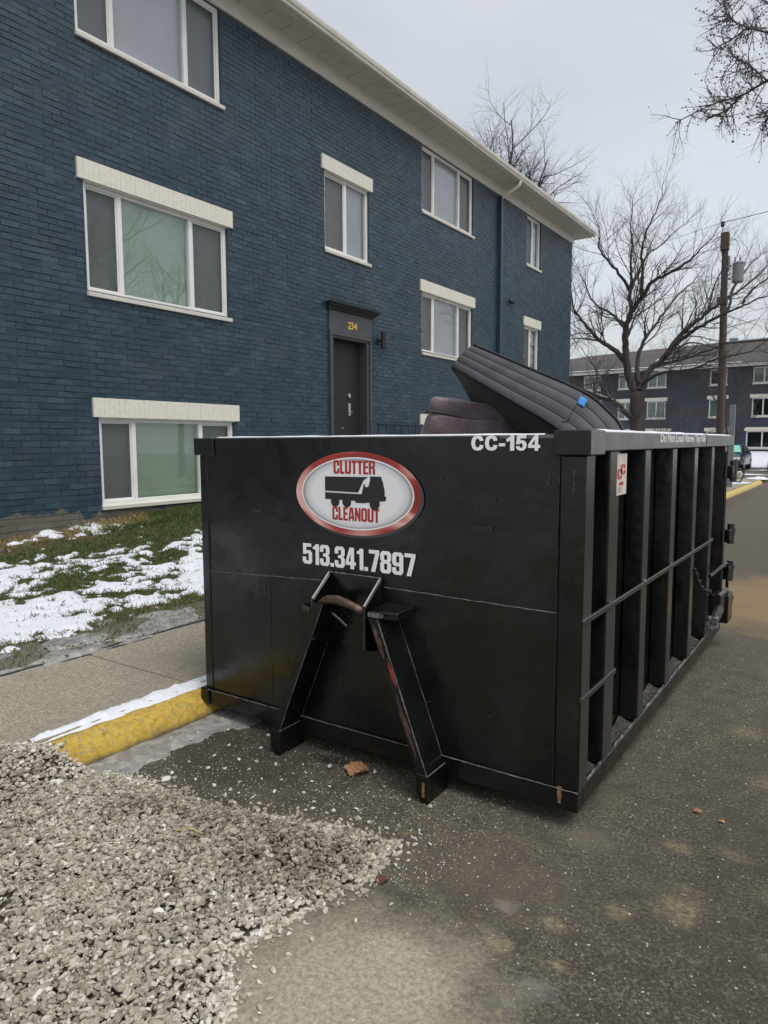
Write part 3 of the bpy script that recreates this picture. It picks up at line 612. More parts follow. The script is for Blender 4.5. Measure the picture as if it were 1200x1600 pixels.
def brickverts(a, b, c, d, pr, r):
    j = lambda s=.0022: r.uniform(-s, s); e = .0045
    return [(-.009, a, c), (-.009, b, c), (-.009, b, d), (-.009, a, d),
            (pr + j(), a + e + j(), c + e + j()), (pr + j(), b - e + j(), c + e + j()), (pr + j(), b - e + j(), d - e + j()), (pr + j(), a + e + j(), d - e + j())]
BF = [(4, 5, 6, 7), (0, 1, 5, 4), (1, 2, 6, 5), (2, 3, 7, 6), (3, 0, 4, 7)]
w_ = (BW - JT) / 2; h_ = (CH - JT) / 2; bm_ = []
for q in range(16):
    me = bpy.data.meshes.new('brick'); me.from_pydata(brickverts(-w_, w_, -h_, h_, rnd.uniform(-.001, .0035), rnd), [], BF + [(3, 2, 1, 0)]); me.materials.append(M['brick']); bm_.append(me)
V = []; F = []
for i, (a, b, c, d) in enumerate(bl):
    if i in near:
        o = bpy.data.objects.new('brick', bm_[i % 16]); C.objects.link(o); o.parent = bld
        o.location = Vector((FX, (a + b) / 2, (c + d) / 2)) - wloc(bld)
    else:
        pr = rnd.uniform(-.001, .004)
        if rnd.random() < .02: pr += .004
        if crackoff((a + b) / 2, (c + d) / 2): c += .014; a += .014; pr -= .003
        k = len(V); V += [(FX + v[0], v[1], v[2]) for v in brickverts(a, b, c, d, pr, rnd)]; F += [tuple(t + k for t in f) for f in BF]
m = MB(); m.v = V; m.f = F; m.build('brickwork', M['brick'], bld, fixn=False, kind='stuff')

def window(y0, y1, z0, z1, mull, lintel, kd, label):
    m = MB(); xo = FX - .035; xi = FX - .11; w = .048
    ys = [y0 + w] + [t for q in mull for t in (q - .03, q + .03)] + [y1 - w]
    m.box(xi, xo, y0 + .001, y1 - .001, z1 - w, z1 - .001); m.box(xi, xo, y0 + .001, y1 - .001, z0 + .001, z0 + w)
    m.box(xi, xo - .001, y0 + .001, y0 + w, z0 + w, z1 - w); m.box(xi, xo - .001, y1 - w, y1 - .001, z0 + w, z1 - w)
    for q in mull: m.box(xi, xo - .006, q - .03, q + .03, z0 + w, z1 - w)
    f = m.build('window', M['vinyl'], bld, bevel=.004)
    if label: f['label'] = label
    n_ = len(mull) + 1
    for i in range(n_):
        a, b = ys[2 * i], ys[2 * i + 1]; side = (n_ == 3 and i != 1) or (n_ == 2 and i == 0)
        MB().box(FX - .078, FX - .074, a - .004, b + .004, z0 + w - .004, z1 - w + .004).build('pane', M['glass'] if kd == 'green' and not side else M['glassclear'], f)
        if side:
            s_ = MB(); s_.box(FX - .0645, FX - .0625, a + .018, b - .018, z0 + w + .018, z1 - w - .018); s_.build('insect_screen', M['screen'], f)
            s_ = MB(); xx = (FX - .068, FX - .057)
            s_.box(*xx, a, a + .018, z0 + w, z1 - w); s_.box(*xx, b - .018, b, z0 + w, z1 - w); s_.box(*xx, a + .018, b - .018, z0 + w, z0 + w + .018); s_.box(*xx, a + .018, b - .018, z1 - w - .018, z1 - w)
            s_.build('screen_frame', M['vinyl'], f)
    s_ = MB(); zz = z0 + .02
    while zz < z1 - .02:
        s_.add([(FX - .15, y0 + .03, zz), (FX - .15, y1 - .03, zz), (FX - .135, y1 - .03, zz + .0235), (FX - .135, y0 + .03, zz + .0235)], [(0, 1, 2, 3)]); zz += .0225
    s_.build('blind', M['greenblind'] if kd == 'green' else M['blind'], f, kind='stuff', fixn=False)
    MB().box(FX - .25, FX - .22, y0 - .04, y1 + .04, z0 - .03, z1 + .03).build('room_backing', M['dim'], f)
    s_ = MB().add([(FX - .034, y0 - .012, z0 - .052), (FX + .035, y0 - .012, z0 - .055), (FX + .035, y1 + .03, z0 - .055), (FX - .034, y1 + .03, z0 - .052),
                   (FX - .034, y0 - .012, z0 + .006), (FX + .038, y0 - .012, z0 - .008), (FX + .038, y1 + .03, z0 - .008), (FX - .034, y1 + .03, z0 + .006)],
                  [(0, 3, 2, 1), (4, 5, 6, 7), (0, 1, 5, 4), (1, 2, 6, 5), (2, 3, 7, 6), (3, 0, 4, 7)])
    s_.build('window_sill', M['trim'], f, bevel=.004)
    # thin ragged caulk line on the left jamb
    s_ = MB(); zz = z0 + .01; pts = []
    while zz < z1: pts.append((FX - .012, y0 + .004 + rnd.uniform(0, .006), zz)); zz += .03
    s_.tube(pts, .007, 5); s_.build('caulk', M['vinyl'], f)
    if lintel:
        s_ = MB(); a = y0 - .08; k = 0
        while a < y1 + .079:
            b = min(a + .0677, y1 + .08); pr = .030 + rnd.uniform(-.001, .0015)
            s_.hexa([(FX + pr - .006, a, z1 + .002), (FX + pr, a + .0012, z1 + .003), (FX + pr, b - .0012, z1 + .003), (FX + pr - .006, b, z1 + .002)],
                    [(FX + pr - .006, a, z1 + .222), (FX + pr, a + .0012, z1 + .219), (FX + pr, b - .0012, z1 + .219), (FX + pr - .006, b, z1 + .222)]); a = b
        s_.box(FX - .02, FX + .0245, y0 - .08, y1 + .08, z1 + .002, z1 + .222)
        s_.build('lintel', M['header'], f)
        MB().box(FX - .06, FX + .012, y0 + .001, y1 - .001, z1 - .012, z1 + .001).build('lintel_angle', M['trim'], f)
for w in WIN: window(*w)
# door, surround, cornice, number
ds = MB()
a, b, c, d = DOOR; xs = FX + .012
ds.box(FX - .2, xs, a + .002, 9.20, c, 3.40); ds.box(FX - .2, xs, 10.135, b - .002, c, 3.40); ds.box(FX - .2, xs, 9.20, 10.135, 3.315, 3.40)
ds.box(FX - .1, xs + .020, a - .012, b + .012, 3.40, 3.74)
ds.box(FX - .0, xs + .028, a - .0, a + .05, c, 3.399); ds.box(FX - .0, xs + .028, b - .05, b + .0, c, 3.399); ds.box(FX, xs + .028, a + .05, b - .05, 3.352, 3.399)
dsur = ds.build('door_surround', M['doorframe'], bld, bevel=.003)
cp = [(0, 3.742), (.045, 3.745), (.052, 3.765), (.075, 3.785), (.105, 3.80), (.120, 3.825), (.150, 3.835), (.155, 3.862), (0, 3.875)]
m = MB(); m.prism(cp, lambda p, t: (FX + p[0], (9.06 - p[0] * .6) if t == 0 else (10.28 + p[0] * .6), p[1])); m.build('cornice', M['doorpaint'], dsur)
dr = MB().box(FX - .19, FX - .145, 9.215, 10.12, c + .01, 3.30).build('door', M['doorpaint'], bld, bevel=.004)
m = MB(); m.box(FX - .146, FX - .137, 9.80, 9.85, 2.06, 2.27); m.build('handle_plate', M['chrome'], dr, bevel=.004)
m = MB(); m.tube([(FX - .14, 9.825, 2.12), (FX - .085, 9.825, 2.12), (FX - .08, 9.81, 2.12), (FX - .08, 9.70, 2.115)], .011, 8); m.build('lever_handle', M['chrome'], dr)
m = MB(); m.tube([(FX - .145, 9.80, 2.40), (FX - .12, 9.80, 2.40)], .035, 14); m.box(FX - .12, FX - .11, 9.775, 9.79, 2.36, 2.42); m.build('deadbolt', M['chrome'], dr)
m = MB(); m.tube([(FX - .146, 9.62, 1.84), (FX - .138, 9.62, 1.84)], .014, 10); m.build('peg', M['chrome'], dr)
def text(name, body, size, mat, parent, place, xs=1.0, ex=.001, offs=0.0, width=None, align='LEFT'):
    cu = bpy.data.curves.new('t', 'FONT'); cu.body = body; cu.size = size; cu.extrude = ex; cu.offset = offs; cu.resolution_u = 4
    o = bpy.data.objects.new('t', cu); C.objects.link(o); dg = bpy.context.evaluated_depsgraph_get(); me = bpy.data.meshes.new_from_object(o.evaluated_get(dg))
    bpy.data.objects.remove(o); a = np.array([v.co[:] for v in me.vertices]); a[:, 0] -= a[:, 0].min(); a[:, 1] -= a[:, 1].min()
    if width: a[:, 0] *= width / a[:, 0].max()
    else: a[:, 0] *= xs
    P = [place(*p) for p in a]; org = Vector(np.array(P).mean(0)); 
    for v, p in zip(me.vertices, P): v.co = Vector(p) - org
    me.name = name; return link(name, me, mat, parent, org)
for ch, yy in (('2', 9.565), ('3', 9.645), ('4', 9.725)):
    text('house_number', ch, .165, M['gold'], dsur, lambda u, v, w_: (xs + .026 + w_, yy + u, 3.485 + v), ex=.006, offs=.004)
# frieze, soffit panels, fascia, gutter, roof
MB().box(FX - .01, FX + .030, Y0, Y1 + .03, ZT - .01, 7.49).build('frieze_board', M['trim'], bld)
MB().box(FX - 10.3, FX - .012, Y1 - .002, Y1 + .03, ZT - .01, 7.49).build('frieze_board', M['trim'], bld)
m = MB(); yy = Y0
while yy < Y1 + .42:
    m.box(FX - .01, -6.90, yy + .007, min(yy + .40, Y1 + .45) - .007, 7.490 , 7.503); yy += .40
m.box(FX, -6.9, Y0, Y1 + .45, 7.504, 7.52); m.box(FX - 10.4, FX - .012, Y1 + .001, Y1 + .45, 7.493, 7.52)
m.box(-6.985, -6.895, Y0, Y1 + .44, 7.480, 7.494)
m.build('soffit', M['soffit'], bld)
gp = [(-6.90, 7.50), (-6.80, 7.50), (-6.785, 7.515), (-6.785, 7.535), (-6.765, 7.56), (-6.755, 7.60), (-6.755, 7.625), (-6.77, 7.625), (-6.785, 7.60), (-6.90, 7.60)]
m = MB(); m.prism(gp, lambda p, t: (p[0], Y0 if t == 0 else Y1 + .50, p[1])); m.build('gutter', M['gutter'], bld)
MB().box(FX - 10.4, -6.90, Y1 + .455, Y1 + .49, 7.49, 7.62).build('fascia_board', M['gutter'], bld)
rx0, rx1, ry1 = -6.80, FX - 10.5, Y1 + .5; rm = (rx0 + rx1) / 2
m = MB(); m.add([(rx0, Y0, 7.63), (rx0, ry1, 7.63), (rx1, ry1, 7.63), (rx1, Y0, 7.63), (rm, Y0, 9.4), (rm, ry1 - 5.5, 9.4)], [(0, 1, 5, 4), (1, 2, 5), (2, 3, 4, 5), (0, 4, 3), (0, 3, 2, 1)])
m.build('roof', M['shingle'], bld)
# downspout
m = MB()
def rectpipe(m, pts, wy, wx):
    for p, q in zip(pts[:-1], pts[1:]):
        p, q = Vector(p), Vector(q); d = (q - p).normalized(); s1 = Vector((0, 1, 0)); s2 = d.cross(s1).normalized()
        A = [p + s1 * wy * a + s2 * wx * b for a, b in ((-1, -1), (1, -1), (1, 1), (-1, 1))]; B = [q + s1 * wy * a + s2 * wx * b for a, b in ((-1, -1), (1, -1), (1, 1), (-1, 1))]
        m.hexa(A, B)
rectpipe(m, [(FX + .05, 15.42, 7.22), (FX + .05, 15.42, .9)], .05, .04); dp = m.build('downspout', M['bluepipe'], bld)
m = MB(); m.tube([(-6.83, 15.50, 7.52), (-6.83, 15.50, 7.44), (-6.87, 15.49, 7.38), (-7.15, 15.44, 7.24), (FX + .055, 15.42, 7.20), (FX + .05, 15.42, 7.12)], [.042] * 6, 10); m.build('elbow', M['gutter'], dp, smooth=True)
m = MB(); m.prism([(0, 4.93), (.11, 4.93), (.0, 5.01)], lambda p, t: (FX + .003 + p[0], 16.02 + .17 * t, p[1])); m.build('vent_hood', M['blackiron'], bld)
# wall lamp
wl = empty('wall_lamp', (FX + .01, 10.50, 3.25), 'black cylinder wall lamp on blue brick right of the entrance door', 'lamp')
MB().box(FX + .004, FX + .03, 10.45, 10.55, 3.34, 3.44).build('mount', M['blackiron'], wl)
m = MB(); m.tube([(FX + .02, 10.50, 3.39), (FX + .09, 10.50, 3.39)], .022, 10); m.build('arm', M['blackiron'], wl)
m = MB(); m.tube([(FX + .12, 10.50, 3.25), (FX + .12, 10.50, 3.54)], .05, 18); m.build('lamp_shade', M['blackiron'], wl, smooth=False)
# landing, steps, railing
m = MB(); m.box(FX + .02, -5.9, 8.9, 12.4, .3, 1.14); 
for i in range(3): m.box(-5.9 + .28 * i, -5.62 + .28 * i, 8.95, 10.4, .3, .98 - .16 * i)
m.build('concrete_steps', M['concrete'], tag(empty('entrance_steps', (-6.2, 9.7, .3)), 'grey concrete landing and steps below the entrance door', 'steps'), bevel=.01)
rl = empty('porch_railing', (-7.1, 11.2, 1.14), 'black iron railing with thin balusters beside the entrance door', 'railing')
MB().tube([(-7.18, 10.30, 1.925), (-7.18, 12.35, 1.925)], .017, 8).build('top_rail', M['blackiron'], rl)
MB().tube([(-7.18, 10.30, 1.23), (-7.18, 12.35, 1.23)], .014, 8).build('bottom_rail', M['blackiron'], rl)
for k in range(9): MB().tube([(-7.18, 10.33 + .25 * k, 1.14 if k in (0, 8) else 1.235), (-7.18, 10.33 + .25 * k, 1.92)], .014 if k in (0, 8) else .009, 6).build('baluster', M['blackiron'], rl)

# ================================================================== ROLL-OFF CONTAINER
YF, YB, XR, XL = 2.72, 6.12, -.90, -3.13
XP = XR - .088                     # recessed side sheet
ct = empty('rolloff_container', (-2.01, 4.4, 0), 'black steel open top roll-off container with white phone number and oval logo', 'dumpster')
def part(m, name, mat='cpaint', parent=None, **k): return m.build(name, M[mat], parent or ct, **k)
# front sheet with slight dents, slots are dark plates with the recess shadow in their colour
NX, NZ = 90, 66; P = []
for i in range(NZ + 1):
    z_ = .15 + (1.622 - .15) * i / NZ; r_ = []
    for j in range(NX + 1):
        x_ = XL + .03 + (XR - .10 - XL - .03) * j / NX
        dn = .012 * (float(fbm(np.array(x_ * 1.8), np.array(z_ * 2.2), 3, 31)) - .5) + .004 * math.exp(-((x_ + 2.95) / .16) ** 2 - ((z_ - .98) / .12) ** 2)
        r_.append((x_, YF + dn, z_))
    P.append(r_)
fp = part(MB().grid(P), 'front_panel', smooth=True, fixn=False)
part(MB().box(XL + .03, XR - .1, YF + .012, YF + .02, .15, 1.62), 'inner_panel')
for sx, sz in ((-2.735, 1.222), (-1.392, 1.219)):
    s_ = part(MB().box(sx, sx + .095, YF - .0065, YF - .004, sz, sz + .022), 'slot_shadow', 'blackiron', fp)
    part(MB().tube([(sx - .004, YF - .008, sz + .006), (sx + .05, YF - .010, sz - .003), (sx + .1, YF - .008, sz + .004)], .0028, 5), 'slot_edge', 'scrape', s_) if False else None
def wobtube(p, q, r, n=40, a=.0012):
    p, q = Vector(p), Vector(q); return MB().tube([p.lerp(q, i / n) + Vector((rnd.uniform(-a, a), 0, rnd.uniform(-a, a))) for i in range(n + 1)], [r * rnd.uniform(.5, 1.2) for _ in range(n + 1)], 5)
part(wobtube((XL + .05, YF - .003, .868), (-2.21, YF - .003, .905), .003), 'weld_seam', 'weld', fp)
part(wobtube((-1.86, YF - .003, .912), (-1.005, YF - .003, .902), .0034), 'weld_seam', 'weld', fp)
part(wobtube((-2.60, YF - .003, .18), (-2.60, YF - .003, .88), .0014), 'weld_seam', 'cpost', fp)
part(wobtube((XL + .04, YF - .016, .166), (XR, YF - .016, .168), .0034, 80), 'weld_seam', 'weld', fp)
part(wobtube((-1.010, YF - .004, .17), (-1.010, YF - .004, 1.54), .003), 'weld_seam', 'cpost', fp)
# corner posts of the front
part(MB().box(-1.003, XR, YF - .010, YF + .10, .168, 1.545), 'corner_post', 'cpaint', bevel=.006)
part(MB().box(XR + .001, XR + .002, YF - .004, YF + .096, .175, 1.54), 'post_sheen_face', 'cpost')  # thin added plate, side sheen painted as lighter black
part(MB().box(XL - .0, XL + .062, YF - .006, YF + .06, .165, 1.53), 'corner_post', 'cpaint', bevel=.005)
# bottom rails
part(MB().box(XL + .02, XR, YF - .014, YF + .05, .078, .165), 'bottom_rail', bevel=.004)
part(MB().box(XL - .025, XL + .045, YF - .03, YF + .08, .080, .175), 'corner_lug', bevel=.008)
sr = part(MB().box(-.916, XR, YF + .052, YB, .082, .170), 'bottom_rail', 'cpaint', bevel=.004)
part(MB().box(XP, -.918, YF + .1, YB, .082, .158), 'rail_ledge', 'cpaint')
part(wobtube((XR - .008, YF, .1715), (XR - .008, YB, .1715), .006, 120, .002), 'scraped_edge', 'scrape', sr)
part(wobtube((XR - .05, YF + .0, .1685), (XR - .05, YF + .11, .1685), .004, 8, .001), 'scraped_edge', 'scrape', sr)
part(MB().box(XL, XL + .03, YF + .08, YB, .10, .17), 'bottom_rail')
# side sheets
for nm, xx in (('side_panel', XP - .006), ('side_panel', XL + .07)):
    P = [[(xx + .004 * (float(fbm(np.array(yy * 2), np.array(zz * 2), 3, 8)) - .5), yy, zz) for yy in np.linspace(YF + .08, YB, 50)] for zz in np.linspace(.12, 1.60, 24)]
    part(MB().grid(P), nm, smooth=True)
# posts, hat section
posts = [(2.735, 2.815), (3.035, 3.175), (3.615, 3.725), (4.215, 4.325), (4.835, 4.945), (5.435, 5.545), (6.00, 6.09)]
for i, (a, b) in enumerate(posts):
    m = MB(); z0_, z1_ = .166, 1.556
    if i == 0: m.box(-.906, XR + .001, YF + .102 - .1, YF + .105, .172, 1.545); pass
    else:
        s = .012
        m.hexa([(XP, a - s, z0_), (XR - .004, a, z0_), (XR - .004, b, z0_), (XP, b + s, z0_)], [(XP, a - s, z1_), (XR - .004, a, z1_), (XR - .004, b, z1_), (XP, b + s, z1_)])
    sp_ = part(m, 'side_post', 'cpaint', bevel=.003)
    if i: part(MB().box(XR - .0045, XR - .0012, a + .003, b - .003, z0_ + .01, z1_ - .002), 'post_sheen_face', 'cpost', sp_)  # added plate: outer-face sheen put into a lighter black, flanks stay dark
    if 0 < i < 6: # post on the far side too
        part(MB().box(XL, XL + .07, a, b, .17, 1.55), 'side_post', 'cpost')
# top rails
tr = part(MB().box(-1.01, -.886, 2.88, 6.30, 1.560, 1.640), 'top_rail', 'crail', bevel=.004)
part(MB().box(XL - .02, XL + .09, 2.80, 6.15, 1.56, 1.630), 'top_rail', 'crail', bevel=.004)
part(MB().box(XL + .10, -1.03, YF + .001, YF + .06, 1.612, 1.628), 'top_rail', 'crail', bevel=.002)
part(MB().box(-1.03, -.880, YF - .018, 2.885, 1.545, 1.645), 'rail_sleeve', 'cpaint', bevel=.004)
part(MB().box(-.8805, -.8785, YF - .014, 2.883, 1.549, 1.641), 'sleeve_plate', 'crail', bevel=.0005)
part(MB().box(XL - .035, XL + .125, YF - .016, 2.83, 1.530, 1.626), 'rail_sleeve', 'cpaint', bevel=.004)
part(MB().box(-1.012, -.884, 5.12, 5.128, 1.556, 1.643), 'rail_joint', 'cpaint', tr)
P = [[(-1.0 + .1 * u, yy, 1.6405 + (.007 + .008 * float(fbm(np.array(yy * 9), np.array(u * 2.), 3, 2))) * (1 - abs(2 * u - 1) ** 3) - .001) for u in np.linspace(0, 1, 6)] for yy in np.arange(2.95, 6.3, .03)]
tag(MB().grid(P).build('snow', M['snow'], fixn=True, smooth=True), kind='stuff')
P = [[(xx, YF + .008 + .045 * u, 1.6275 + (.004 + .006 * float(fbm(np.array(xx * 9), np.array(u * 2.), 3, 2))) * (1 - abs(2 * u - 1) ** 3) - .001) for u in np.linspace(0, 1, 5)] for xx in np.arange(-3.0, -1.05, .03)]
tag(MB().grid(P).build('snow', M['snow'], fixn=True, smooth=True), kind='stuff')
# reinforcing bars on the side
part(MB().box(XR - .002, XR + .012, 2.70, 5.56, .868, .893), 'side_bar', 'cpost', bevel=.003)
part(MB().box(XR - .002, XR + .012, 2.70, 3.165, .548, .572), 'side_bar', 'cpost', bevel=.003)
m = MB()
for a, b in posts[1:6]: m.box(XR + .001, XR + .009, a + .01, a + .045, .893, .900)
part(m, 'weld_beads', 'scrape')
# floor, inner sheets, back door, skids, rollers
part(MB().box(XL + .07, XP - .01, YF + .03, YB, .14, .17), 'floor')
part(MB().box(XL + .02, XR - .03, YB + .002, YB + .07, .10, 1.56), 'tail_door')
for xx in (-2.46, -1.62): part(MB().box(xx, xx + .07, YF + .30, YB - .1, .012, .138), 'skid')
for yy in np.arange(3.2, 6, .45): part(MB().box(XL + .05, XR - .03, yy, yy + .05, .084, .139), 'cross_member')
for xx in (-2.62, -1.42):
    m = MB(); m.tube([(xx - .08, 5.9, .085), (xx + .08, 5.9, .085)], .083, 18); part(m, 'roller', 'blackiron')
# A-frame legs: slanted channels reaching from the hook box down to the feet
def leg(x_top, z_top, x_bot, w, sgn):
    yf, yb = 2.555, 2.715
    def sec(x, z, wd=w): return [(x, yf, z), (x + wd, yf, z), (x + wd, yb, z), (x, yb, z)]
    m = MB(); zb = .125
    # web plate (side) + front flange, as a closed box
    m.hexa(sec(x_bot, zb), sec(x_top, z_top))
    lg = part(m, 'leg', 'cpaint', bevel=.003)
    # inclined inner liner plate behind the flange, wide and dark
    m = MB(); xa, xb = x_bot - .004, x_bot + w + .004
    poly = [(yf - .004, zb + .006), (yf - .004, .035), (yf + .03, .0), (yb - .03, .0), (yb + .045, .045), (yb + .045, zb + .006)]
    ch = .045
    m.add([(xa, poly[0][0], poly[0][1]), (xb, poly[0][0], poly[0][1])], [])
    pr = [(xa, zb + .006), (xa, .04), (xa + .028 * (1 if sgn > 0 else 1), .0), (xb, .0), (xb, zb + .006)]
    m = MB(); m.prism(pr, lambda p, t: (p[0], yf - .004 if t == 0 else yb + .03, p[1]))
    part(m, 'foot', 'cpaint', lg, bevel=.004)
    dx = (x_top - x_bot) / (z_top - zb)
    e = MB(); pts = [(x_bot + w + dx * (z - zb), yf - .001, z) for z in np.linspace(zb, z_top, 22)]
    e.tube([(p[0] + rnd.uniform(-.001, .001), p[1], p[2]) for p in pts], [.0028 * rnd.uniform(.3, 1.3) for _ in pts], 5); part(e, 'scraped_edge', 'weld', lg)
    e = MB(); pts = [(x_bot + w + dx * (z - zb), yb - .001, z) for z in np.linspace(zb, z_top, 22)]
    e.tube(pts, [.0022 * rnd.uniform(.3, 1.3) for _ in pts], 5); part(e, 'scraped_edge', 'weld', lg)
    e = MB(); e.tube([(xb - .002, yf - .004, zb + .004), (xb + .002, yb + .02, zb + .012)], .0028, 5); part(e, 'weld_seam', 'weld', lg)
    return lg, dx
ll, dxl = leg(-2.165, .83, -2.462, .058, -1)
lr, dxr = leg(-1.842, .80, -1.578, .054, 1)
# red and bare scrapes on the right leg's front flange
def scrape(z0_, z1_, mat, u0, u1):
    m = MB(); P = []
    for i in range(13):
        z = z0_ + (z1_ - z0_) * i / 12; xc = -1.578 + dxr * (z - .125); w = math.sin(math.pi * (i + .3) / 12.6) * .5 * (u1 - u0); uc = (u0 + u1) / 2 + rnd.uniform(-.05, .05)
        P.append([(xc + .054 * (uc - w), 2.5535, z), (xc + .054 * (uc + w), 2.5535, z)])
    part(m.grid(P), 'paint_scrape', mat, lr, fixn=False)
scrape(.50, .62, 'redscrape', .55, .95); scrape(.20, .48, 'rust', .25, .75); scrape(.62, .78, 'rust', .15, .65)
part(MB().grid([[(-1.548, 2.5495, z), (-1.548 + .012 + .004 * (i % 2), 2.5495, z)] for i, z in enumerate(np.linspace(.03, .10, 7))]), 'rust_streak', 'orust', lr, fixn=False)
# hook box: two side plates, back plate, bail bar, stop blocks
for xx in (-2.195, -1.885):
    m = MB(); m.prism([(2.712, .955), (2.712, .60), (2.572, .635), (2.572, .842)], lambda p, t: (xx + .018 * t, p[0], p[1])); hp = part(m, 'hook_plate', 'cpaint', bevel=.002)
    e = MB(); e.tube([(xx + .009, 2.708, .957), (xx + .009, 2.572, .846), (xx + .009, 2.571, .64)], .0062, 5); part(e, 'plate_edge', 'cpost', hp)
bp = part(MB().box(-2.176, -1.886, 2.706, 2.716, .60, .955), 'hook_backplate')
part(wobtube((-2.19, 2.704, .957), (-1.87, 2.704, .957), .005, 20), 'weld_seam', 'weld', bp)
m = MB(); m.tube([(-2.178, 2.60, .800), (-2.15, 2.595, .822), (-2.10, 2.585, .848), (-2.04, 2.58, .855), (-1.98, 2.585, .842), (-1.92, 2.595, .822), (-1.885, 2.60, .808)], [.016, .018, .021, .022, .021, .019, .017], 12); part(m, 'hook_bar', 'rust', smooth=True)
m = MB(); m.tube([(-2.17, 2.66, .78), (-2.10, 2.675, .73), (-2.06, 2.68, .70)], .007, 8); part(m, 'hook_gusset', 'blackiron')
m = MB(); m.hexa([(-1.845, 2.56, .795), (-1.70, 2.59, .795), (-1.685, 2.71, .805), (-1.845, 2.71, .80)], [(-1.845, 2.56, .828), (-1.70, 2.59, .832), (-1.685, 2.71, .845), (-1.845, 2.71, .845)]); sb = part(m, 'stop_block', 'cpaint', bevel=.004)
m = MB(); m.box(-1.84, -1.76, 2.553, 2.56, .808, .826); part(m, 'bare_edge', 'scrape', sb)
m = MB(); m.hexa([(-2.275, 2.60, .77), (-2.2, 2.57, .77), (-2.2, 2.71, .77), (-2.275, 2.71, .77)], [(-2.275, 2.60, .80), (-2.2, 2.57, .80), (-2.2, 2.71, .80), (-2.275, 2.71, .80)]); part(m, 'stop_block', 'cpaint')
# rust and scuffs on the front
for x_, z_, w_, h_, mt in ((-.988, .105, .026, .075, 'orust'), (-1.052, 1.425, .004, .05, 'rust'), (-.947, 1.40, .006, .085, 'rust'), (-1.29, 1.34, .003, .02, 'rust'), (-1.55, 1.42, .003, .03, 'rust')):
    P = [[(x_ + w_ / 2 + w_ * (u - .5) * (.35 + .9 * float(fbm(np.array(zz * 90 + x_), np.array(3.), 3, 9))) * (1 if z_ > .2 else 1.1 - (z_ + h_ - zz) / h_ * .5) + .004 * (float(fbm(np.array(zz * 60), np.array(u), 2, 5)) - .5), YF - (.0165 if z_ < .2 else .0125), zz) for u in (0, .5, 1)] for zz in np.linspace(z_, z_ + h_, 16)]
    part(MB().grid(P), 'rust_streak', mt, fp, fixn=False)
# dirt and sawdust caught on the ledge between posts
m = MB()
for i in range(6):
    a, b = posts[i][1] + .015, posts[i + 1][0] - .015
    P = []
    for yy in np.linspace(a, b, 26):
        t = (yy - a) / (b - a); hgt = .010 * math.exp(-(t / .18) ** 2) + .022 * math.exp(-((1 - t) / .16) ** 2) + .002
        P.append([(XP + .001 + u * .060, yy, .1585 + hgt * (1 - u) ** 1.6 * (.7 + .6 * float(fbm(np.array(yy * 30), np.array(u * 3), 3, 44)))) for u in (0, .15, .35, .6, 1)])
    m.grid(P)
n = NT('sawdust_and_slush'); f = n.noise(45, 6, .75); M['debris'] = n.fin(n.ramp(f, (.38, (.015, .016, .017)), (.55, (.05, .047, .038)), (.68, (.22, .18, .10)), (.8, (.40, .38, .33))), .8, n.bump(f, .8, .01))
tag(m.build('dirt', M['debris'], smooth=True), kind='stuff')
# tail hardware on the right side
rod = MB().tube([(-.872, 5.87, .30), (-.872, 5.87, 1.52)], .011, 8); part(rod, 'lock_rod', 'cpost')
def lump(nm, y, z, w, h, d, mat='cpaint', parent=None):
    m = MB(); m.box(-.90, -.90 + d, y, y + w, z, z + h); return part(m, nm, mat, parent, bevel=.006)
for y, z in ((6.04, .86), (6.07, .56), (6.10, .30), (6.04, 1.36)):
    h_ = lump('door_hinge', y - .05, z - .05, .13, .10, .060, 'cpaint')
    m = MB(); m.tube([(-.855, y + .09, z - .075), (-.855, y + .09, z + .085)], .026, 10); part(m, 'hinge_pin', 'cpost', h_)
    m = MB(); m.hexa([(-.87, y + .08, z - .03), (-.835, y + .13, z - .03), (-.845, y + .15, z - .03), (-.89, y + .13, z - .03)], [(-.87, y + .08, z + .03), (-.825, y + .13, z + .045), (-.835, y + .15, z + .045), (-.89, y + .13, z + .03)]); part(m, 'hinge_ear', 'cpost', h_)
rb = lump('ratchet_body', 5.62, .33, .22, .13, .07)
m = MB(); m.tube([(-.86, 5.30, .655), (-.855, 5.95, .655), (-.85, 6.0, .64), (-.85, 6.02, .58), (-.85, 6.02, .24)], .012, 8); part(m, 'lever_bar', 'cpaint', rb)
m = MB(); m.box(-.87, -.81, 5.85, 6.05, .20, .42); part(m, 'ratchet_plate', 'cpaint', rb, bevel=.006)
m = MB(); m.tube([(-.85, 5.48, .30), (-.84, 5.62, .36)], .035, 10); m.tube([(-.85, 5.62, .45), (-.84, 5.92, .45)], .020, 8); part(m, 'ratchet_screw', 'cpost', rb)
m = MB(); m.box(-.89, -.82, 5.42, 5.50, .24, .33); part(m, 'ratchet_shoe', 'scrape', rb, bevel=.006)
def chain(p, q, nlk, nm, parent):
    p, q = Vector(p), Vector(q)
    for i in range(nlk):
        t = (i + .5) / nlk; c = p.lerp(q, t); c.z -= .06 * math.sin(math.pi * t); d = (q - p).normalized(); s_ = Vector((1, 0, 0)) if i % 2 else Vector((0, -d.z, d.y))
        L = (q - p).length / nlk * .62; pts = [c + d * L * math.cos(a) + s_ * .013 * math.sin(a) for a in [2 * math.pi * k / 10 for k in range(11)]]
        m = MB(); m.tube(pts, .0042, 5, cap=False); part(m, 'chain_link', 'cpost', parent)
chain((-.895, 4.95, .76), (-.87, 5.45, .52), 13, 'chain', rb)
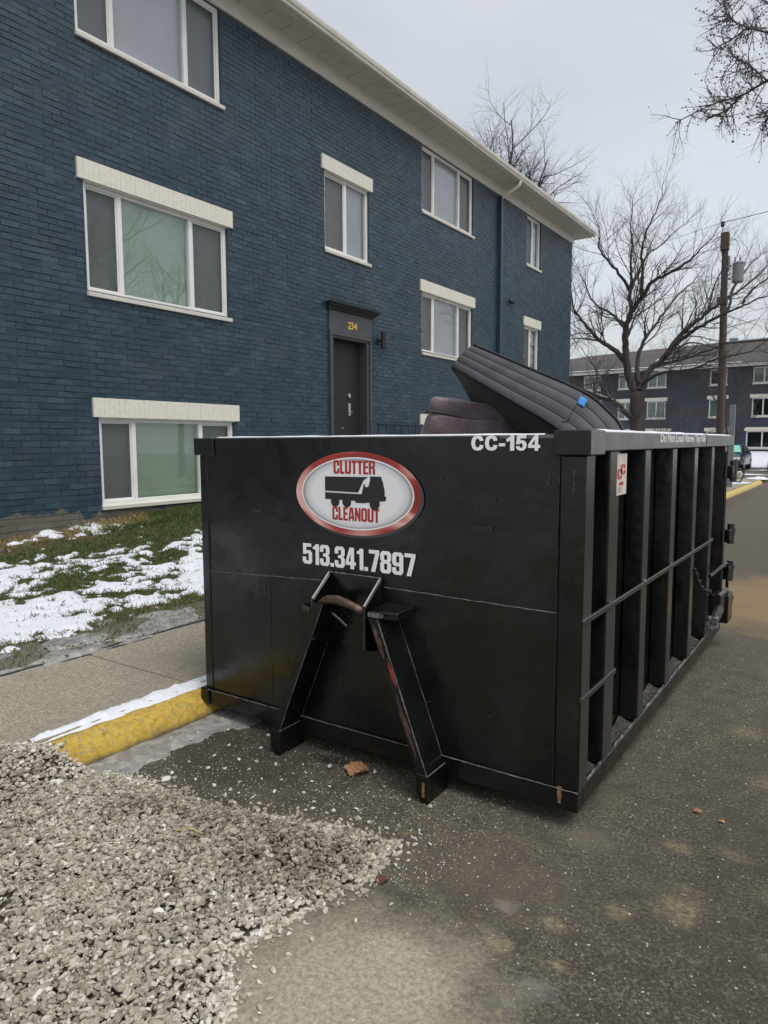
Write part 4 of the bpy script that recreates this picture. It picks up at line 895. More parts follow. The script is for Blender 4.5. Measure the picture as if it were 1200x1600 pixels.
m = MB(); m.tube([(-.86, 6.10, 1.36), (-.82, 6.22, 1.38), (-.80, 6.30, 1.34), (-.82, 6.26, 1.27), (-.86, 6.14, 1.28)], .006, 6); part(m, 'wire_loop', 'cpost')
# ---------------- printed graphics on the front sheet
def octr(x0, y0, x1, y1, c): return [(x0 + c, y1), (x1 - c, y1), (x1, y1 - c), (x1, y0 + c), (x1 - c, y0), (x0 + c, y0), (x0, y0 + c), (x0, y1 - c)]
G = {
 'C': (.52, [[(.52, .6), (.52, .88), (.42, 1), (.1, 1), (0, .88), (0, .12), (.1, 0), (.42, 0), (.52, .12), (.52, .4), (.33, .4), (.33, .2), (.3, .16), (.22, .16), (.19, .2), (.19, .8), (.22, .84), (.3, .84), (.33, .8), (.33, .6)]]),
 'L': (.40, [[(0, 0), (0, 1), (.19, 1), (.19, .17), (.40, .17), (.40, 0)]]),
 'U': (.52, [[(0, 1), (.19, 1), (.19, .2), (.22, .16), (.3, .16), (.33, .2), (.33, 1), (.52, 1), (.52, .12), (.42, 0), (.1, 0), (0, .12)]]),
 'T': (.44, [[(0, 1), (.44, 1), (.44, .83), (.315, .83), (.315, 0), (.125, 0), (.125, .83), (0, .83)]]),
 'E': (.42, [[(0, 0), (0, 1), (.42, 1), (.42, .84), (.19, .84), (.19, .6), (.4, .6), (.4, .44), (.19, .44), (.19, .16), (.42, .16), (.42, 0)]]),
 'R': (.52, [[(0, 0), (0, 1), (.4, 1), (.52, .9), (.52, .6), (.44, .5), (.52, .4), (.52, 0), (.33, 0), (.33, .38), (.3, .42), (.19, .42), (.19, 0)], [(.19, .84), (.3, .84), (.33, .8), (.33, .62), (.3, .58), (.19, .58)]]),
 'A': (.54, [[(0, 0), (.12, 1), (.42, 1), (.54, 0), (.36, 0), (.345, .17), (.195, .17), (.18, 0)], [(.215, .33), (.325, .33), (.27, .85)]]),
 'N': (.52, [[(0, 0), (0, 1), (.17, 1), (.35, .5), (.35, 1), (.52, 1), (.52, 0), (.36, 0), (.17, .5), (.17, 0)]]),
 'O': (.52, [octr(0, 0, .52, 1, .11), octr(.19, .16, .33, .84, .04)]),
 '5': (.52, [[(.02, 1), (.48, 1), (.48, .84), (.2, .84), (.2, .645), (.3, .67), (.42, .67), (.52, .56), (.52, .12), (.42, 0), (.1, 0), (0, .12), (0, .34), (.19, .34), (.19, .2), (.22, .16), (.3, .16), (.33, .2), (.33, .47), (.3, .52), (.22, .52), (.19, .47), (.02, .47)]]),
 '1': (.33, [[(.14, 0), (.14, .74), (0, .74), (0, .86), (.1, .9), (.16, 1), (.33, 1), (.33, 0)]]),
 '3': (.52, [[(0, .66), (0, .88), (.1, 1), (.42, 1), (.52, .88), (.52, .6), (.44, .52), (.52, .44), (.52, .12), (.42, 0), (.1, 0), (0, .12), (0, .34), (.19, .34), (.19, .2), (.22, .16), (.3, .16), (.33, .2), (.33, .4), (.28, .45), (.17, .45), (.17, .59), (.28, .59), (.33, .64), (.33, .8), (.3, .84), (.22, .84), (.19, .8), (.19, .66)]]),
 '4': (.52, [[(.24, 0), (.24, .18), (0, .18), (0, .34), (.2, 1), (.43, 1), (.43, .34), (.52, .34), (.52, .18), (.43, .18), (.43, 0)], [(.14, .34), (.25, .34), (.25, .72)]]),
 '7': (.50, [[(0, 1), (.5, 1), (.5, .84), (.3, 0), (.1, 0), (.31, .83), (0, .83)]]),
 '8': (.52, [[(.1, 1), (.42, 1), (.52, .88), (.52, .6), (.45, .52), (.52, .44), (.52, .12), (.42, 0), (.1, 0), (0, .12), (0, .44), (.07, .52), (0, .6), (0, .88)], octr(.19, .16, .33, .44, .04), octr(.19, .6, .33, .84, .04)]),
 '9': (.52, [[(.1, 1), (.42, 1), (.52, .88), (.52, .12), (.42, 0), (.1, 0), (0, .12), (0, .32), (.19, .32), (.19, .2), (.22, .16), (.3, .16), (.33, .2), (.33, .38), (.1, .38), (0, .5), (0, .88)], octr(.19, .54, .33, .84, .04)]),
 '.': (.18, [[(0, 0), (0, .18), (.18, .18), (.18, 0)]]),
}
def decal(polys, ydepth, name, mat, parent, flat=True):
    m = MB(); k = 0
    for pl in polys:
        vs = [p for q in pl for p in q]; tri = tessellate_polygon([[Vector((p[0], p[1], 0)) for p in q] for q in pl])
        m.add([(p[0], ydepth, p[1]) for p in vs], [tuple(t) for t in tri])
    o = m.build(name, M[mat], parent, fixn=False); return o
def impact(body, x0, x1, z0, h, y, mat, parent, shear=0.0):
    gap = .045; tot = sum(G[c][0] for c in body) + gap * (len(body) - 1); sc = (x1 - x0) / tot; x = x0
    for c in body:
        w, cs = G[c]; decal([[[(x + p[0] * sc, z0 + p[1] * h + shear * (x - x0)) for p in q] for q in cs]], y, 'lettering', mat, parent); x += (w + gap) * sc
YD = YF - .0055
impact('513.341.7897', -2.366, -1.684, .981, .106, YD, 'white_vinyl_print', fp)
def ell(cx, cz, a, b, n=72): return [(cx + a * math.cos(2 * math.pi * k / n), cz + b * math.sin(2 * math.pi * k / n)) for k in range(n)]
lg = decal([[ell(-2.018, 1.342, .379, .205)]], YD + .0006, 'oval_logo', 'galv', fp)
lg.data.materials[0] = simple('logo_drop_shadow_print', (.055, .06, .065), .5)
decal([[ell(-2.027, 1.352, .376, .203), ell(-2.027, 1.352, .332, .172)]], YD, 'logo_ring', 'ring_print', lg)
decal([[ell(-2.027, 1.352, .3325, .1725)]], YD - .0000, 'logo_face', 'oval_print', lg)
decal([[ell(-2.027, 1.352, .337, .1765), ell(-2.027, 1.352, .329, .1695)]], YD - .0004, 'logo_rim', 'white_vinyl_print', lg)
def tp(u, v): v = v - (u - 345) * .033; return (-2.213 + (u - 345) * .368 / 480, 1.432 - (v - 310) * .150 / 215)
Yt = YD - .0008
decal([[[tp(*p) for p in [(345, 310), (690, 317), (655, 340), (612, 424), (345, 412)]]]], Yt, 'logo_truck_bed', 'black_print', lg)
decal([[[tp(*p) for p in [(345, 422), (632, 434), (640, 432), (655, 365), (662, 362), (668, 385), (690, 385), (704, 340), (704, 312), (788, 316), (803, 360), (814, 412), (814, 445), (826, 455), (822, 480), (700, 492), (655, 497), (590, 495), (590, 482), (345, 470)]]]], Yt, 'logo_truck_cab', 'black_print', lg)
for u, v, r_ in ((428, 487, .027), (522, 490, .027), (738, 500, .030)):
    cx, cz = tp(u, v); decal([[ell(cx, cz, r_, r_, 24)]], Yt - .0004, 'logo_truck_wheel', 'black_print', lg)
impact('CLUTTER', -2.158, -1.908, 1.447, .066, Yt, 'red_print', lg); impact('CLEANOUT', -2.168, -1.885, 1.219, .066, Yt, 'red_print', lg)
G2 = {
 'C': (.94, [[(.94, .66), (.86, .86), (.70, .97), (.48, 1), (.24, .96), (.07, .80), (0, .5), (.07, .2), (.24, .04), (.48, 0), (.72, .03), (.88, .15), (.94, .34), (.66, .39), (.60, .25), (.48, .2), (.36, .26), (.30, .5), (.36, .74), (.48, .8), (.60, .74), (.66, .62)]]),
 '-': (.46, [[(0, .28), (0, .48), (.46, .48), (.46, .28)]]),
 '1': (.56, [[(.26, 0), (.26, .66), (.16, .60), (0, .56), (0, .76), (.2, .86), (.32, 1), (.56, 1), (.56, 0)]]),
 '5': (.78, [[(.12, 1), (.74, 1), (.74, .79), (.34, .79), (.31, .65), (.46, .68), (.64, .63), (.75, .50), (.78, .34), (.72, .15), (.58, .03), (.38, 0), (.17, .04), (.05, .15), (0, .28), (.27, .31), (.31, .22), (.39, .18), (.48, .22), (.51, .33), (.47, .45), (.38, .48), (.29, .44), (.24, .40), (.02, .43)]]),
 '4': (.84, [[(.46, 0), (.46, .18), (0, .18), (0, .39), (.46, 1), (.70, 1), (.70, .38), (.84, .38), (.84, .18), (.70, .18), (.70, 0)], [(.22, .38), (.46, .38), (.46, .70)]])}
x_ = -1.403; sc_ = .313 / (sum(G2[c][0] for c in 'CC-154') + .09 * 5)
for c in 'CC-154':
    decal([[[(x_ + p[0] * sc_, 1.5625 + p[1] * .0645) for p in q] for q in G2[c][1]]], YD, 'lettering', 'white_vinyl_print', fp); x_ += (G2[c][0] + .09) * sc_
# side lettering and sticker
def rawtext(body):
    cu = bpy.data.curves.new('t', 'FONT'); cu.body = body; cu.size = .062; cu.extrude = .0003; cu.offset = .0030; cu.resolution_u = 3
    o = bpy.data.objects.new('t', cu); C.objects.link(o); dg = bpy.context.evaluated_depsgraph_get(); me = bpy.data.meshes.new_from_object(o.evaluated_get(dg)); bpy.data.objects.remove(o)
    return me, np.array([v.co[:] for v in me.vertices])
msg = 'Do Not Load Above Top Rail'; full = rawtext(msg)[1]; x0_, x1_ = full[:, 0].min(), full[:, 0].max(); yb_ = full[:, 1].min(); kx = 1.24 / (x1_ - x0_)
for i, ch in enumerate(msg):
    if ch == ' ': continue
    right = rawtext(msg[:i + 1])[1][:, 0].max(); me, a_ = rawtext(ch); a_[:, 0] += right - a_[:, 0].max()
    P = [(-.8853 + p[2], 3.84 + (p[0] - x0_) * kx, 1.578 + p[1] - yb_) for p in a_]; org = Vector(np.array(P).mean(0))
    for v, p in zip(me.vertices, P): v.co = Vector(p) - org
    me.name = 'lettering'; link('lettering', me, M['grey_print'], tr, org)
st = part(MB().box(XR - .003, XR - .0005, 3.135, 3.285, 1.36, 1.545), 'sticker', 'sticker')
def sidep(polys, nm, mat): 
    m = MB()
    for pl in polys:
        vs = [p for q in pl for p in q]; tri = tessellate_polygon([[Vector((p[0], p[1], 0)) for p in q] for q in pl]); m.add([(XR + .0006, p[0], p[1]) for p in vs], [tuple(t) for t in tri])
    m.build(nm, M[mat], st, fixn=False)
w_, cs = G['C']
for ch, y0_, sc in (('C', 3.14, .13), ('C', 3.19, .13)):
    cs = G[ch][1]; sidep([[[(y0_ + p[0] * sc, 1.452 - (.02 if y0_ < 3.15 else 0) + p[1] * .045) for p in q] for q in cs]], 'lettering', 'red_print')
for ch, y0_ in zip('LOC', (3.175, 3.200, 3.228)):
    cs = G[ch][1]; sidep([[[(y0_ + p[0] * .045, 1.405 + p[1] * .014) for p in q] for q in cs]], 'lettering', 'red_print') if False else None
sidep([[[(3.165, 1.405), (3.235, 1.405), (3.235, 1.418), (3.165, 1.418)]]], 'red_bar', 'red_print')
for zz in (1.392, 1.384, 1.374): sidep([[[(3.145, zz), (3.215, zz), (3.215, zz + .0022), (3.145, zz + .0022)]]], 'fine_print', 'red_print')

# ================================================================== LOAD IN THE CONTAINER
mt = empty('mattress', (-1.6, 4.2, 1.0), 'charcoal mattress with ribbed side tipped down into the container, blue tag on its edge', 'mattress')
A = [(-2.27, 4.42, 2.26), (-1.82, 4.25, 2.07), (-1.39, 4.05, 1.89), (-1.21, 3.96, 1.775), (-1.09, 3.89, 1.65), (-1.03, 3.83, 1.43), (-1.01, 3.8, 1.1)]
B = [(-2.37, 4.30, 2.11), (-1.86, 4.05, 1.87), (-1.43, 3.80, 1.67), (-1.20, 3.67, 1.50), (-1.08, 3.57, 1.28), (-1.05, 3.52, 1.06), (-1.04, 3.5, .8)]
def interp(L, n):
    L = [Vector(p) for p in L]; out = []
    for i in range(n):
        t = i / (n - 1) * (len(L) - 1); k = min(int(t), len(L) - 2); f = t - k
        p0, p1, p2, p3 = L[max(k - 1, 0)], L[k], L[k + 1], L[min(k + 2, len(L) - 1)]
        out.append(.5 * ((2 * p1) + (p2 - p0) * f + (2 * p0 - 5 * p1 + 4 * p2 - p3) * f * f + (3 * p1 - p0 - 3 * p2 + p3) * f ** 3))
    return out
NA = 60; AA, BB = interp(A, NA), interp(B, NA); Wd = Vector((-.10, .88, -.42))
def wsag(u): return Wd * u + Vector((0, 0, -.05 * math.sin(math.pi * min(u * 1.0, 1))))
band = []; nrib = 4
for a, b in zip(AA, BB):
    nrm = (a - b).cross(Vector((1, -.4, -.5))).normalized()
    if nrm.y > 0: nrm = -nrm
    r_ = []
    for j in range(25):
        u = j / 24; rib = abs(math.sin(math.pi * nrib * u)) ** .45; r_.append(b.lerp(a, u) + nrm * (.011 * rib + .016 * math.sin(math.pi * u)))
    band.append(r_)
m = MB().grid(band)
ends = [[band[0][j].lerp(band[0][j] + Wd * 1.0, u) + Vector((-.012, 0, -.02)) * math.sin(math.pi * u) for j in range(25)] for u in np.linspace(0, 1, 8)]
m.grid(ends); m.build('side_band', M['mattress'], mt, smooth=True)
m = MB().grid([[b + wsag(u) for u in np.linspace(0, 1, 10)] for b in BB]); m.build('lower_face', M['under'], mt, smooth=True)
m = MB().grid([[a + wsag(u) for u in np.linspace(0, 1, 10)] for a in AA]); m.build('upper_face', M['mattress'], mt, smooth=True)
for L in (AA, BB): MB().tube([p + Vector((.003, -.008, .004)) for p in L], .0105, 8).build('piping', M['piping'], mt, smooth=True)
for p0 in (AA[0], BB[0]): MB().tube([p0 + Wd * u for u in np.linspace(0, 1, 8)], .0105, 8).build('piping', M['piping'], mt, smooth=True)
for rr in (6, 12, 18): MB().tube([band[i][rr] + Vector((0, -.003, 0)) for i in range(NA)], .0055, 6).build('stitching', M['piping'], mt)
k = 21; MB().tube([band[k - int((24 - j) * .05)][j] + Vector((0, -.004, 0)) for j in range(25)], .0022, 5).build('stitching', M['piping'], mt)
c0, c1 = band[21][20], band[23][20]; dn = (band[22][12] - band[22][20]).normalized()
m = MB(); o_ = Vector((.006, -.022, .006)); w1 = (c1 - c0).normalized() * .055
m.grid([[c0 + o_ + w1 * u + dn * v * .05 + Vector((0, -.004 * math.sin(3 * v + u), 0)) for u in (0, .5, 1)] for v in (-.1, .3, .7, 1.1)]); tg_ = m.build('tag', M['bluetag'], mt, fixn=False); tg_.modifiers.new('s', 'SOLIDIFY').thickness = .002
# purple couch cushion
cu = empty('couch_cushion', (-2.3, 4.45, 1.4), 'dusty purple velour couch cushion piled beside the mattress inside the container', 'cushion')
def pillow(L0, L1, depth, rnd_, seed, nm):
    # L0: lower outline pts left->right, L1: upper ; loft in y
    P = []
    nU = 30
    for i in range(nU + 1):
        u = i / nU
        lo = Vector(L0[0]).lerp(Vector(L0[1]), u); hi = Vector(L1[0]).lerp(Vector(L1[1]), u); r_ = []
        ed = (1 - abs(2 * u - 1) ** 16) ** .5
        for j in range(25):
            t = 2 * math.pi * j / 24; cx = math.copysign(abs(math.cos(t)) ** .28, math.cos(t)); cz = math.copysign(abs(math.sin(t)) ** .28, math.sin(t))
            mid = (lo + hi) / 2; half = (hi - lo) / 2
            q = mid + half * cz * ed + Vector((0, depth / 2 * cx * ed, 0)); wr = float(fbm(np.array(q.x * 7 + seed), np.array(q.z * 10), 3, 7)) - .5
            r_.append(q + Vector((0, wr * .07, wr * .03)))
        P.append(r_)
    MB().grid(P).build(nm, M['purple'], cu, smooth=True)
pillow(((-2.68, 4.45, 1.55), (-1.90, 4.6, 1.50)), ((-2.56, 4.45, 1.83), (-1.98, 4.6, 1.74)), .45, .5, 1, 'cushion_body')
pillow(((-2.555, 4.42, 1.80), (-1.98, 4.62, 1.71)), ((-2.53, 4.42, 1.925), (-2.0, 4.62, 1.83)), .40, .5, 4, 'cushion_top')
MB().tube([(-2.54 + .53 * u, 4.225 + .17 * u, 1.812 - .09 * u + .005 * math.sin(9 * u)) for u in np.linspace(0, 1, 20)], .007, 6).build('piping', simple('purple_piping', (.05, .033, .045), .8), cu, smooth=True)

# scratches on the front sheet
m = MB(); R = random.Random(4)
for k in range(14):
    x_ = R.uniform(-3.0, -1.05); z_ = R.choice([R.uniform(.2, 1.55), R.uniform(.18, .4)]); L = R.uniform(.015, .09); a = R.choice([R.gauss(1.57, .12), R.gauss(.1, .4)])
    if 1.1 < z_ < 1.57 and -2.45 < x_ < -1.6: continue
    m.tube([(x_, YF - .0055, z_), (x_ + L * .5 * math.cos(a) + R.gauss(0, .002), YF - .0058, z_ + L * .5 * math.sin(a)), (x_ + L * math.cos(a), YF - .0055, z_ + L * math.sin(a))], [.0003, .0009, .0003], 4)
tag(m.build('scratches', M['weld'], fp), kind='stuff')

# ================================================================== TREES
LIMBS={
'trunk':[(-6.28,24.00,1.46),(-6.31,24.00,2.36),(-6.35,24.00,3.19)],
'L1':[(-6.36,24.00,3.14),(-6.63,23.90,3.87),(-6.68,23.80,4.58),(-6.65,23.70,5.22),(-6.47,23.60,5.73),(-6.16,23.50,6.11),(-5.82,23.40,6.57),(-5.39,23.30,6.70),(-4.88,23.20,6.92),(-4.40,23.10,7.22),(-4.02,23.00,7.58)],
'ctr':[(-6.53,23.80,5.76),(-6.57,23.75,6.19),(-6.54,23.70,6.72),(-6.56,23.65,7.24),(-6.53,23.60,7.86),(-6.54,23.55,8.54),(-6.50,23.50,9.30)],
'L1b':[(-6.51,23.70,6.50),(-6.50,24.16,7.01),(-6.26,24.62,7.72),(-5.95,25.08,8.10),(-5.63,25.54,8.60),(-5.31,26.00,8.93)],
'L8':[(-6.16,23.50,6.11),(-6.08,23.30,6.79),(-6.08,23.10,7.48),(-5.89,22.90,8.01),(-5.52,22.70,8.65),(-5.35,22.50,9.19)],
'L2':[(-6.70,24.00,4.16),(-6.95,23.50,4.57),(-7.25,23.00,4.81),(-7.60,22.50,5.31),(-7.82,22.00,5.74),(-7.74,21.50,6.27)],
'L2b':[(-7.25,23.00,4.81),(-8.07,23.75,5.07),(-8.93,24.50,5.18)],
'L3':[(-6.73,23.90,5.25),(-6.94,24.22,5.48),(-7.41,24.54,5.91),(-8.11,24.86,6.43),(-8.54,25.18,7.12),(-8.91,25.50,7.83)],
'L3b':[(-6.57,23.80,6.42),(-6.84,23.44,6.92),(-7.13,23.08,7.37),(-7.29,22.72,7.68),(-7.17,22.36,8.10),(-7.30,22.00,8.59)],
'L4':[(-6.28,24.00,3.25),(-6.20,24.17,3.58),(-5.96,24.33,3.97),(-5.58,24.50,4.40),(-5.22,24.67,4.99),(-4.85,24.83,5.36),(-4.43,25.00,5.72),(-4.02,25.17,6.07),(-3.52,25.33,6.41),(-3.07,25.50,6.81)],
'L4b':[(-5.56,24.40,4.39),(-5.11,24.17,4.76),(-4.66,23.93,5.01),(-4.14,23.70,5.24),(-3.64,23.47,5.41),(-2.98,23.23,5.60),(-2.49,23.00,5.70)],
'L4c':[(-4.43,25.00,5.72),(-4.25,24.67,6.39),(-3.97,24.33,6.91),(-3.80,24.00,7.43)],
'L4d':[(-3.72,24.00,5.50),(-3.60,24.50,6.38),(-3.26,25.00,7.05),(-2.91,25.50,7.51)],
'L4e':[(-3.22,23.30,5.59),(-2.84,22.65,5.87),(-2.32,22.00,6.05)],
'L5':[(-6.29,24.00,3.47),(-6.45,24.36,4.28),(-6.30,24.71,5.04),(-6.13,25.07,5.40),(-5.84,25.43,5.99),(-5.45,25.79,6.62),(-5.16,26.14,6.98),(-4.92,26.50,7.47)],
'L5b':[(-6.27,24.60,5.02),(-6.09,23.80,5.50),(-5.70,23.00,5.87)],
'L6':[(-6.13,24.00,3.46),(-5.58,23.67,3.73),(-5.00,23.33,3.75),(-4.39,23.00,3.77),(-3.83,22.67,3.95),(-3.24,22.33,4.02),(-2.77,22.00,4.05)],
'L7':[(-6.36,24.00,2.25),(-6.55,23.64,2.52),(-6.84,23.28,2.85),(-7.29,22.92,3.06),(-7.73,22.56,3.28),(-8.06,22.20,3.44)],
'L7b':[(-6.81,22.80,2.93),(-7.26,23.13,3.46),(-7.60,23.47,4.06),(-8.07,23.80,4.63)],
'L9':[(-5.51,24.20,4.37),(-5.41,24.65,4.57),(-4.93,25.10,4.80),(-4.43,25.55,4.70),(-3.99,26.00,4.66)],
}
NEAR={
'a':[(-0.23,7.00,4.72),(-0.60,7.35,4.86),(-0.93,7.70,4.93),(-1.21,8.05,5.00),(-1.54,8.40,5.13),(-1.98,8.75,5.18)],
'b':[(-0.23,7.00,4.72),(-0.57,7.35,5.07),(-0.95,7.70,5.35),(-1.15,8.05,5.62),(-1.37,8.40,5.73),(-1.63,8.75,5.85)],
'c':[(-0.54,7.00,4.91),(-0.92,7.35,5.43),(-1.17,7.70,5.81)],
'd':[(-0.87,7.00,5.01),(-1.15,7.35,5.33),(-1.32,7.70,5.65),(-1.41,8.05,6.01)],
'e':[(-0.85,7.00,4.62),(-0.79,7.35,4.60),(-0.97,7.70,4.54)],
'f':[(-0.85,7.00,4.62),(-1.07,7.35,4.97),(-1.25,7.70,5.23)],
'g':[(-1.05,7.00,4.56),(-1.22,7.35,4.61),(-1.46,7.70,4.71)],
'i':[(-0.57,7.00,4.71),(-0.74,7.35,4.58),(-0.91,7.70,4.50)],
}
def spline(L, n):
    return interp(L, n) if len(L) > 2 else [Vector(L[0]).lerp(Vector(L[-1]), i / (n - 1)) for i in range(n)]
def grow(mb, p, d, r, L, lev, R, sides, spread=.75, upw=.25, nch=7):
    n = 6 if lev > 1 else 4; pts = [p.copy()]; dirs = []
    for i in range(n):
        d = (d + Vector((R.gauss(0, .16), R.gauss(0, .16), R.gauss(0, .13) + upw * .13))).normalized(); pts.append(pts[-1] + d * (L / n)); dirs.append(d.copy())
    mb.tube(pts, [r * (1 - .72 * i / n) for i in range(n + 1)], sides, cap=False)
    if lev <= 0: return
    for k in range(nch):
        t = .18 + .82 * (k + R.random()) / nch; f = t * n; i = min(int(f), n - 1); q = pts[i].lerp(pts[i + 1], f - i)
        ax = dirs[i].orthogonal().normalized(); ax.rotate(Matrix.Rotation(R.uniform(0, 6.283), 3, dirs[i])); nd = dirs[i].copy(); nd.rotate(Matrix.Rotation(R.uniform(.45, 1.0) * spread / .75, 3, ax)); nd.z += upw * .5; nd.normalize()
        grow(mb, q, nd, r * (1 - .72 * t) * .62, L * R.uniform(.42, .68) * (1.15 - .5 * t), lev - 1, R, max(3, sides - 1), spread, upw, nch)
# big street tree beyond the building
bt = empty('bare_tree', (-6.28, 24.0, .35), 'large bare street tree with forked trunk beyond the container', 'tree')
R = random.Random(5)
rad = {'trunk': (.25, .19), 'L1': (.145, .012), 'ctr': (.075, .008), 'L1b': (.05, .006), 'L8': (.06, .006), 'L2': (.105, .014), 'L2b': (.035, .01), 'L3': (.07, .008), 'L3b': (.06, .006), 'L4': (.135, .02), 'L4b': (.085, .014), 'L4c': (.035, .008), 'L4d': (.045, .008), 'L4e': (.035, .012), 'L5': (.085, .008), 'L5b': (.035, .008), 'L6': (.065, .016), 'L7': (.10, .04), 'L7b': (.045, .01), 'L9': (.045, .01)}
LIMBS['trunk'] = [(-6.26, 24.0, .2), (-6.27, 24.0, .8)] + LIMBS['trunk']
tm = MB(); tw = MB()
for k, L in LIMBS.items():
    n = 4 * len(L); pts = spline(L, n); r0, r1 = rad[k]
    if k == 'trunk': rr = [.31, .28, .26] + [.24] * 40; rr = [.34 - .13 * (i / (n - 1)) ** .6 for i in range(n)]
    else: rr = [r0 + (r1 - r0) * (i / (n - 1)) ** .8 for i in range(n)]
    pts = [pts[0]] + [p + Vector((R.gauss(0, .012), R.gauss(0, .02), R.gauss(0, .012))) for p in pts[1:]]
    if k == 'trunk': tm.tube(pts, rr, 14); continue
    tw_ = MB(); tw_.tube(pts, rr, 9); tw_.build('limb', M['bark'], bt, smooth=True)
    length = sum((pts[i + 1] - pts[i]).length for i in range(n - 1)); nb = int(length * 4.3)
    for b in range(nb):
        t = .22 + .78 * (b + R.random()) / nb; f = t * (n - 1); i = min(int(f), n - 2); d = (pts[i + 1] - pts[i]).normalized(); q = pts[i].lerp(pts[i + 1], f - i)
        ax = d.orthogonal().normalized(); ax.rotate(Matrix.Rotation(R.uniform(0, 6.283), 3, d)); nd = d.copy(); nd.rotate(Matrix.Rotation(R.uniform(.4, 1.05), 3, ax)); nd.z += .18; nd.normalize()
        grow(tw, q, nd, max(.0075, rr[i] * .40), R.uniform(.9, 1.9) * (1.2 - .45 * t), 2 if R.random() < .85 else 1, R, 4, nch=6)
    # leader tip
    grow(tw, pts[-1], (pts[-1] - pts[-2]).normalized(), rr[-1], 1.2, 2, R, 4, nch=6)
tm.build('trunk', M['bark'], bt, smooth=True); tw.build('twigs', M['twig'], bt, fixn=False, smooth=True)
m = MB()
for k, a, b in (('L7', .25, .75), ('L6', .15, .7), ('L4', .08, .3)):
    pts = spline(LIMBS[k], 40); r0, r1 = rad[k]
    s_ = [pts[i] + Vector((0, 0, (r0 + (r1 - r0) * (i / 39) ** .8) * .86)) for i in range(int(a * 40), int(b * 40))]
    m.tube(s_, [.035 * (.5 + .6 * R.random()) * (r0 / .1) ** .5 for _ in s_], 6)
tag(m.build('snow', M['snow'], bt, smooth=True), kind='stuff')
# tree over the road on the right: its twigs hang into the picture
nt_ = empty('bare_tree', (4.2, 9.8, .17), 'bare tree whose budded twigs hang into the upper right sky', 'tree')
R = random.Random(9); tb = MB(); tk = MB()
tb.tube([(4.2, 9.8, .1), (4.18, 9.8, 1.2), (4.1, 9.7, 2.6), (3.9, 9.5, 3.4)], [.26, .2, .17, .15], 12)
tb.build('trunk', M['bark'], nt_, smooth=True)
def limbto(pts, r0, r1, sides=7):
    pts = spline(pts, 5 * len(pts)); n = len(pts); rr = [r0 + (r1 - r0) * i / (n - 1) for i in range(n)]
    m = MB(); m.tube(pts, rr, sides); m.build('limb', M['bark'], nt_, smooth=True); return pts, rr
limbto([(3.9, 9.5, 3.4), (2.6, 8.6, 4.1), (1.2, 7.6, 4.5), (.3, 7.1, 4.65), (-.23, 7.0, 4.72)], .10, .018)
for k, L in NEAR.items():
    r0 = {'a': .018, 'b': .015, 'i': .010}.get(k, .009); pts, rr = limbto(L, r0, .005, 6)
    for b in range(int(9 * len(L))):
        t = .1 + .9 * R.random(); f = t * (len(pts) - 1); i = min(int(f), len(pts) - 2); d = (pts[i + 1] - pts[i]).normalized(); q = pts[i].lerp(pts[i + 1], f - i)
        ax = d.orthogonal().normalized(); ax.rotate(Matrix.Rotation(R.uniform(0, 6.283), 3, d)); nd = d.copy(); nd.rotate(Matrix.Rotation(R.uniform(.5, 1.1), 3, ax))
        k0_ = len(tk.v); grow(tk, q, nd, .0055, R.uniform(.12, .38), 1, R, 4, nch=5, upw=.05)
# buds at twig ends
V_ = np.array(tk.v); sel = V_[nr.choice(len(V_), 900, replace=False)]
for p in sel:
    p = Vector(p); d = Vector((R.gauss(0, 1), R.gauss(0, 1), R.gauss(0, 1) + .5)).normalized() * .02; tk.tube([p, p + d * .5, p + d], [.003, .0075, .002], 4, cap=False)
for k in range(11):
    a = R.uniform(0, 6.28) if k else .3; L = R.uniform(3.0, 4.6)
    if math.cos(a) < -.3 and math.sin(a) < .6: a += 2.4
    grow(tk, Vector((4.05, 9.65, 2.4 + .12 * k)), Vector((math.cos(a) * .8, math.sin(a) * .8, .95)).normalized(), .075, L, 3, R, 6, nch=5)
tk.build('twigs', M['twig'], nt_, fixn=False, smooth=True)
def freetree(loc, h, seed, label, mat='twig', lev=3, nl=9, r=.17, nch=6, spread=.75, group=None):
    t = empty('bare_tree', loc, label, 'tree', group); R = random.Random(seed); b = Vector(loc)
    tk_, tt = MB(), MB(); top = b + Vector((R.uniform(-.3, .3), R.uniform(-.3, .3), h * .8)); n = 10
    pts = [b.lerp(top, i / n) + Vector((R.gauss(0, .04 * i / n), R.gauss(0, .04 * i / n), 0)) * h * .12 for i in range(n + 1)]
    tt.tube(pts, [r * (1 - .9 * i / n) for i in range(n + 1)], 10); tt.build('trunk', M['bark'], t, smooth=True)
    for k in range(nl):
        u = .28 + .68 * k / nl; f = u * n; i = min(int(f), n - 1); a = k * 2.4 + R.uniform(-.4, .4)
        grow(tk_, pts[i].lerp(pts[i + 1], f - i), Vector((math.cos(a), math.sin(a), .55 + .6 * u)).normalized(), r * (1 - .85 * u) * .7, h * R.uniform(.34, .5) * (1.15 - .6 * u), lev, R, 5, spread, .3, nch)
    tk_.build('crown', M[mat], t, fixn=False, smooth=True); return t
t = empty('bare_tree', (-13.7, 29.5, .3), 'bare tree whose rounded top rises behind the white eaves of the blue building', 'tree'); R = random.Random(12)
MB().tube([(-13.7, 29.5, .3), (-13.75, 29.5, 5), (-13.6, 29.5, 9.6)], [.3, .24, .16], 12).build('trunk', M['bark'], t, smooth=True)
m = MB()
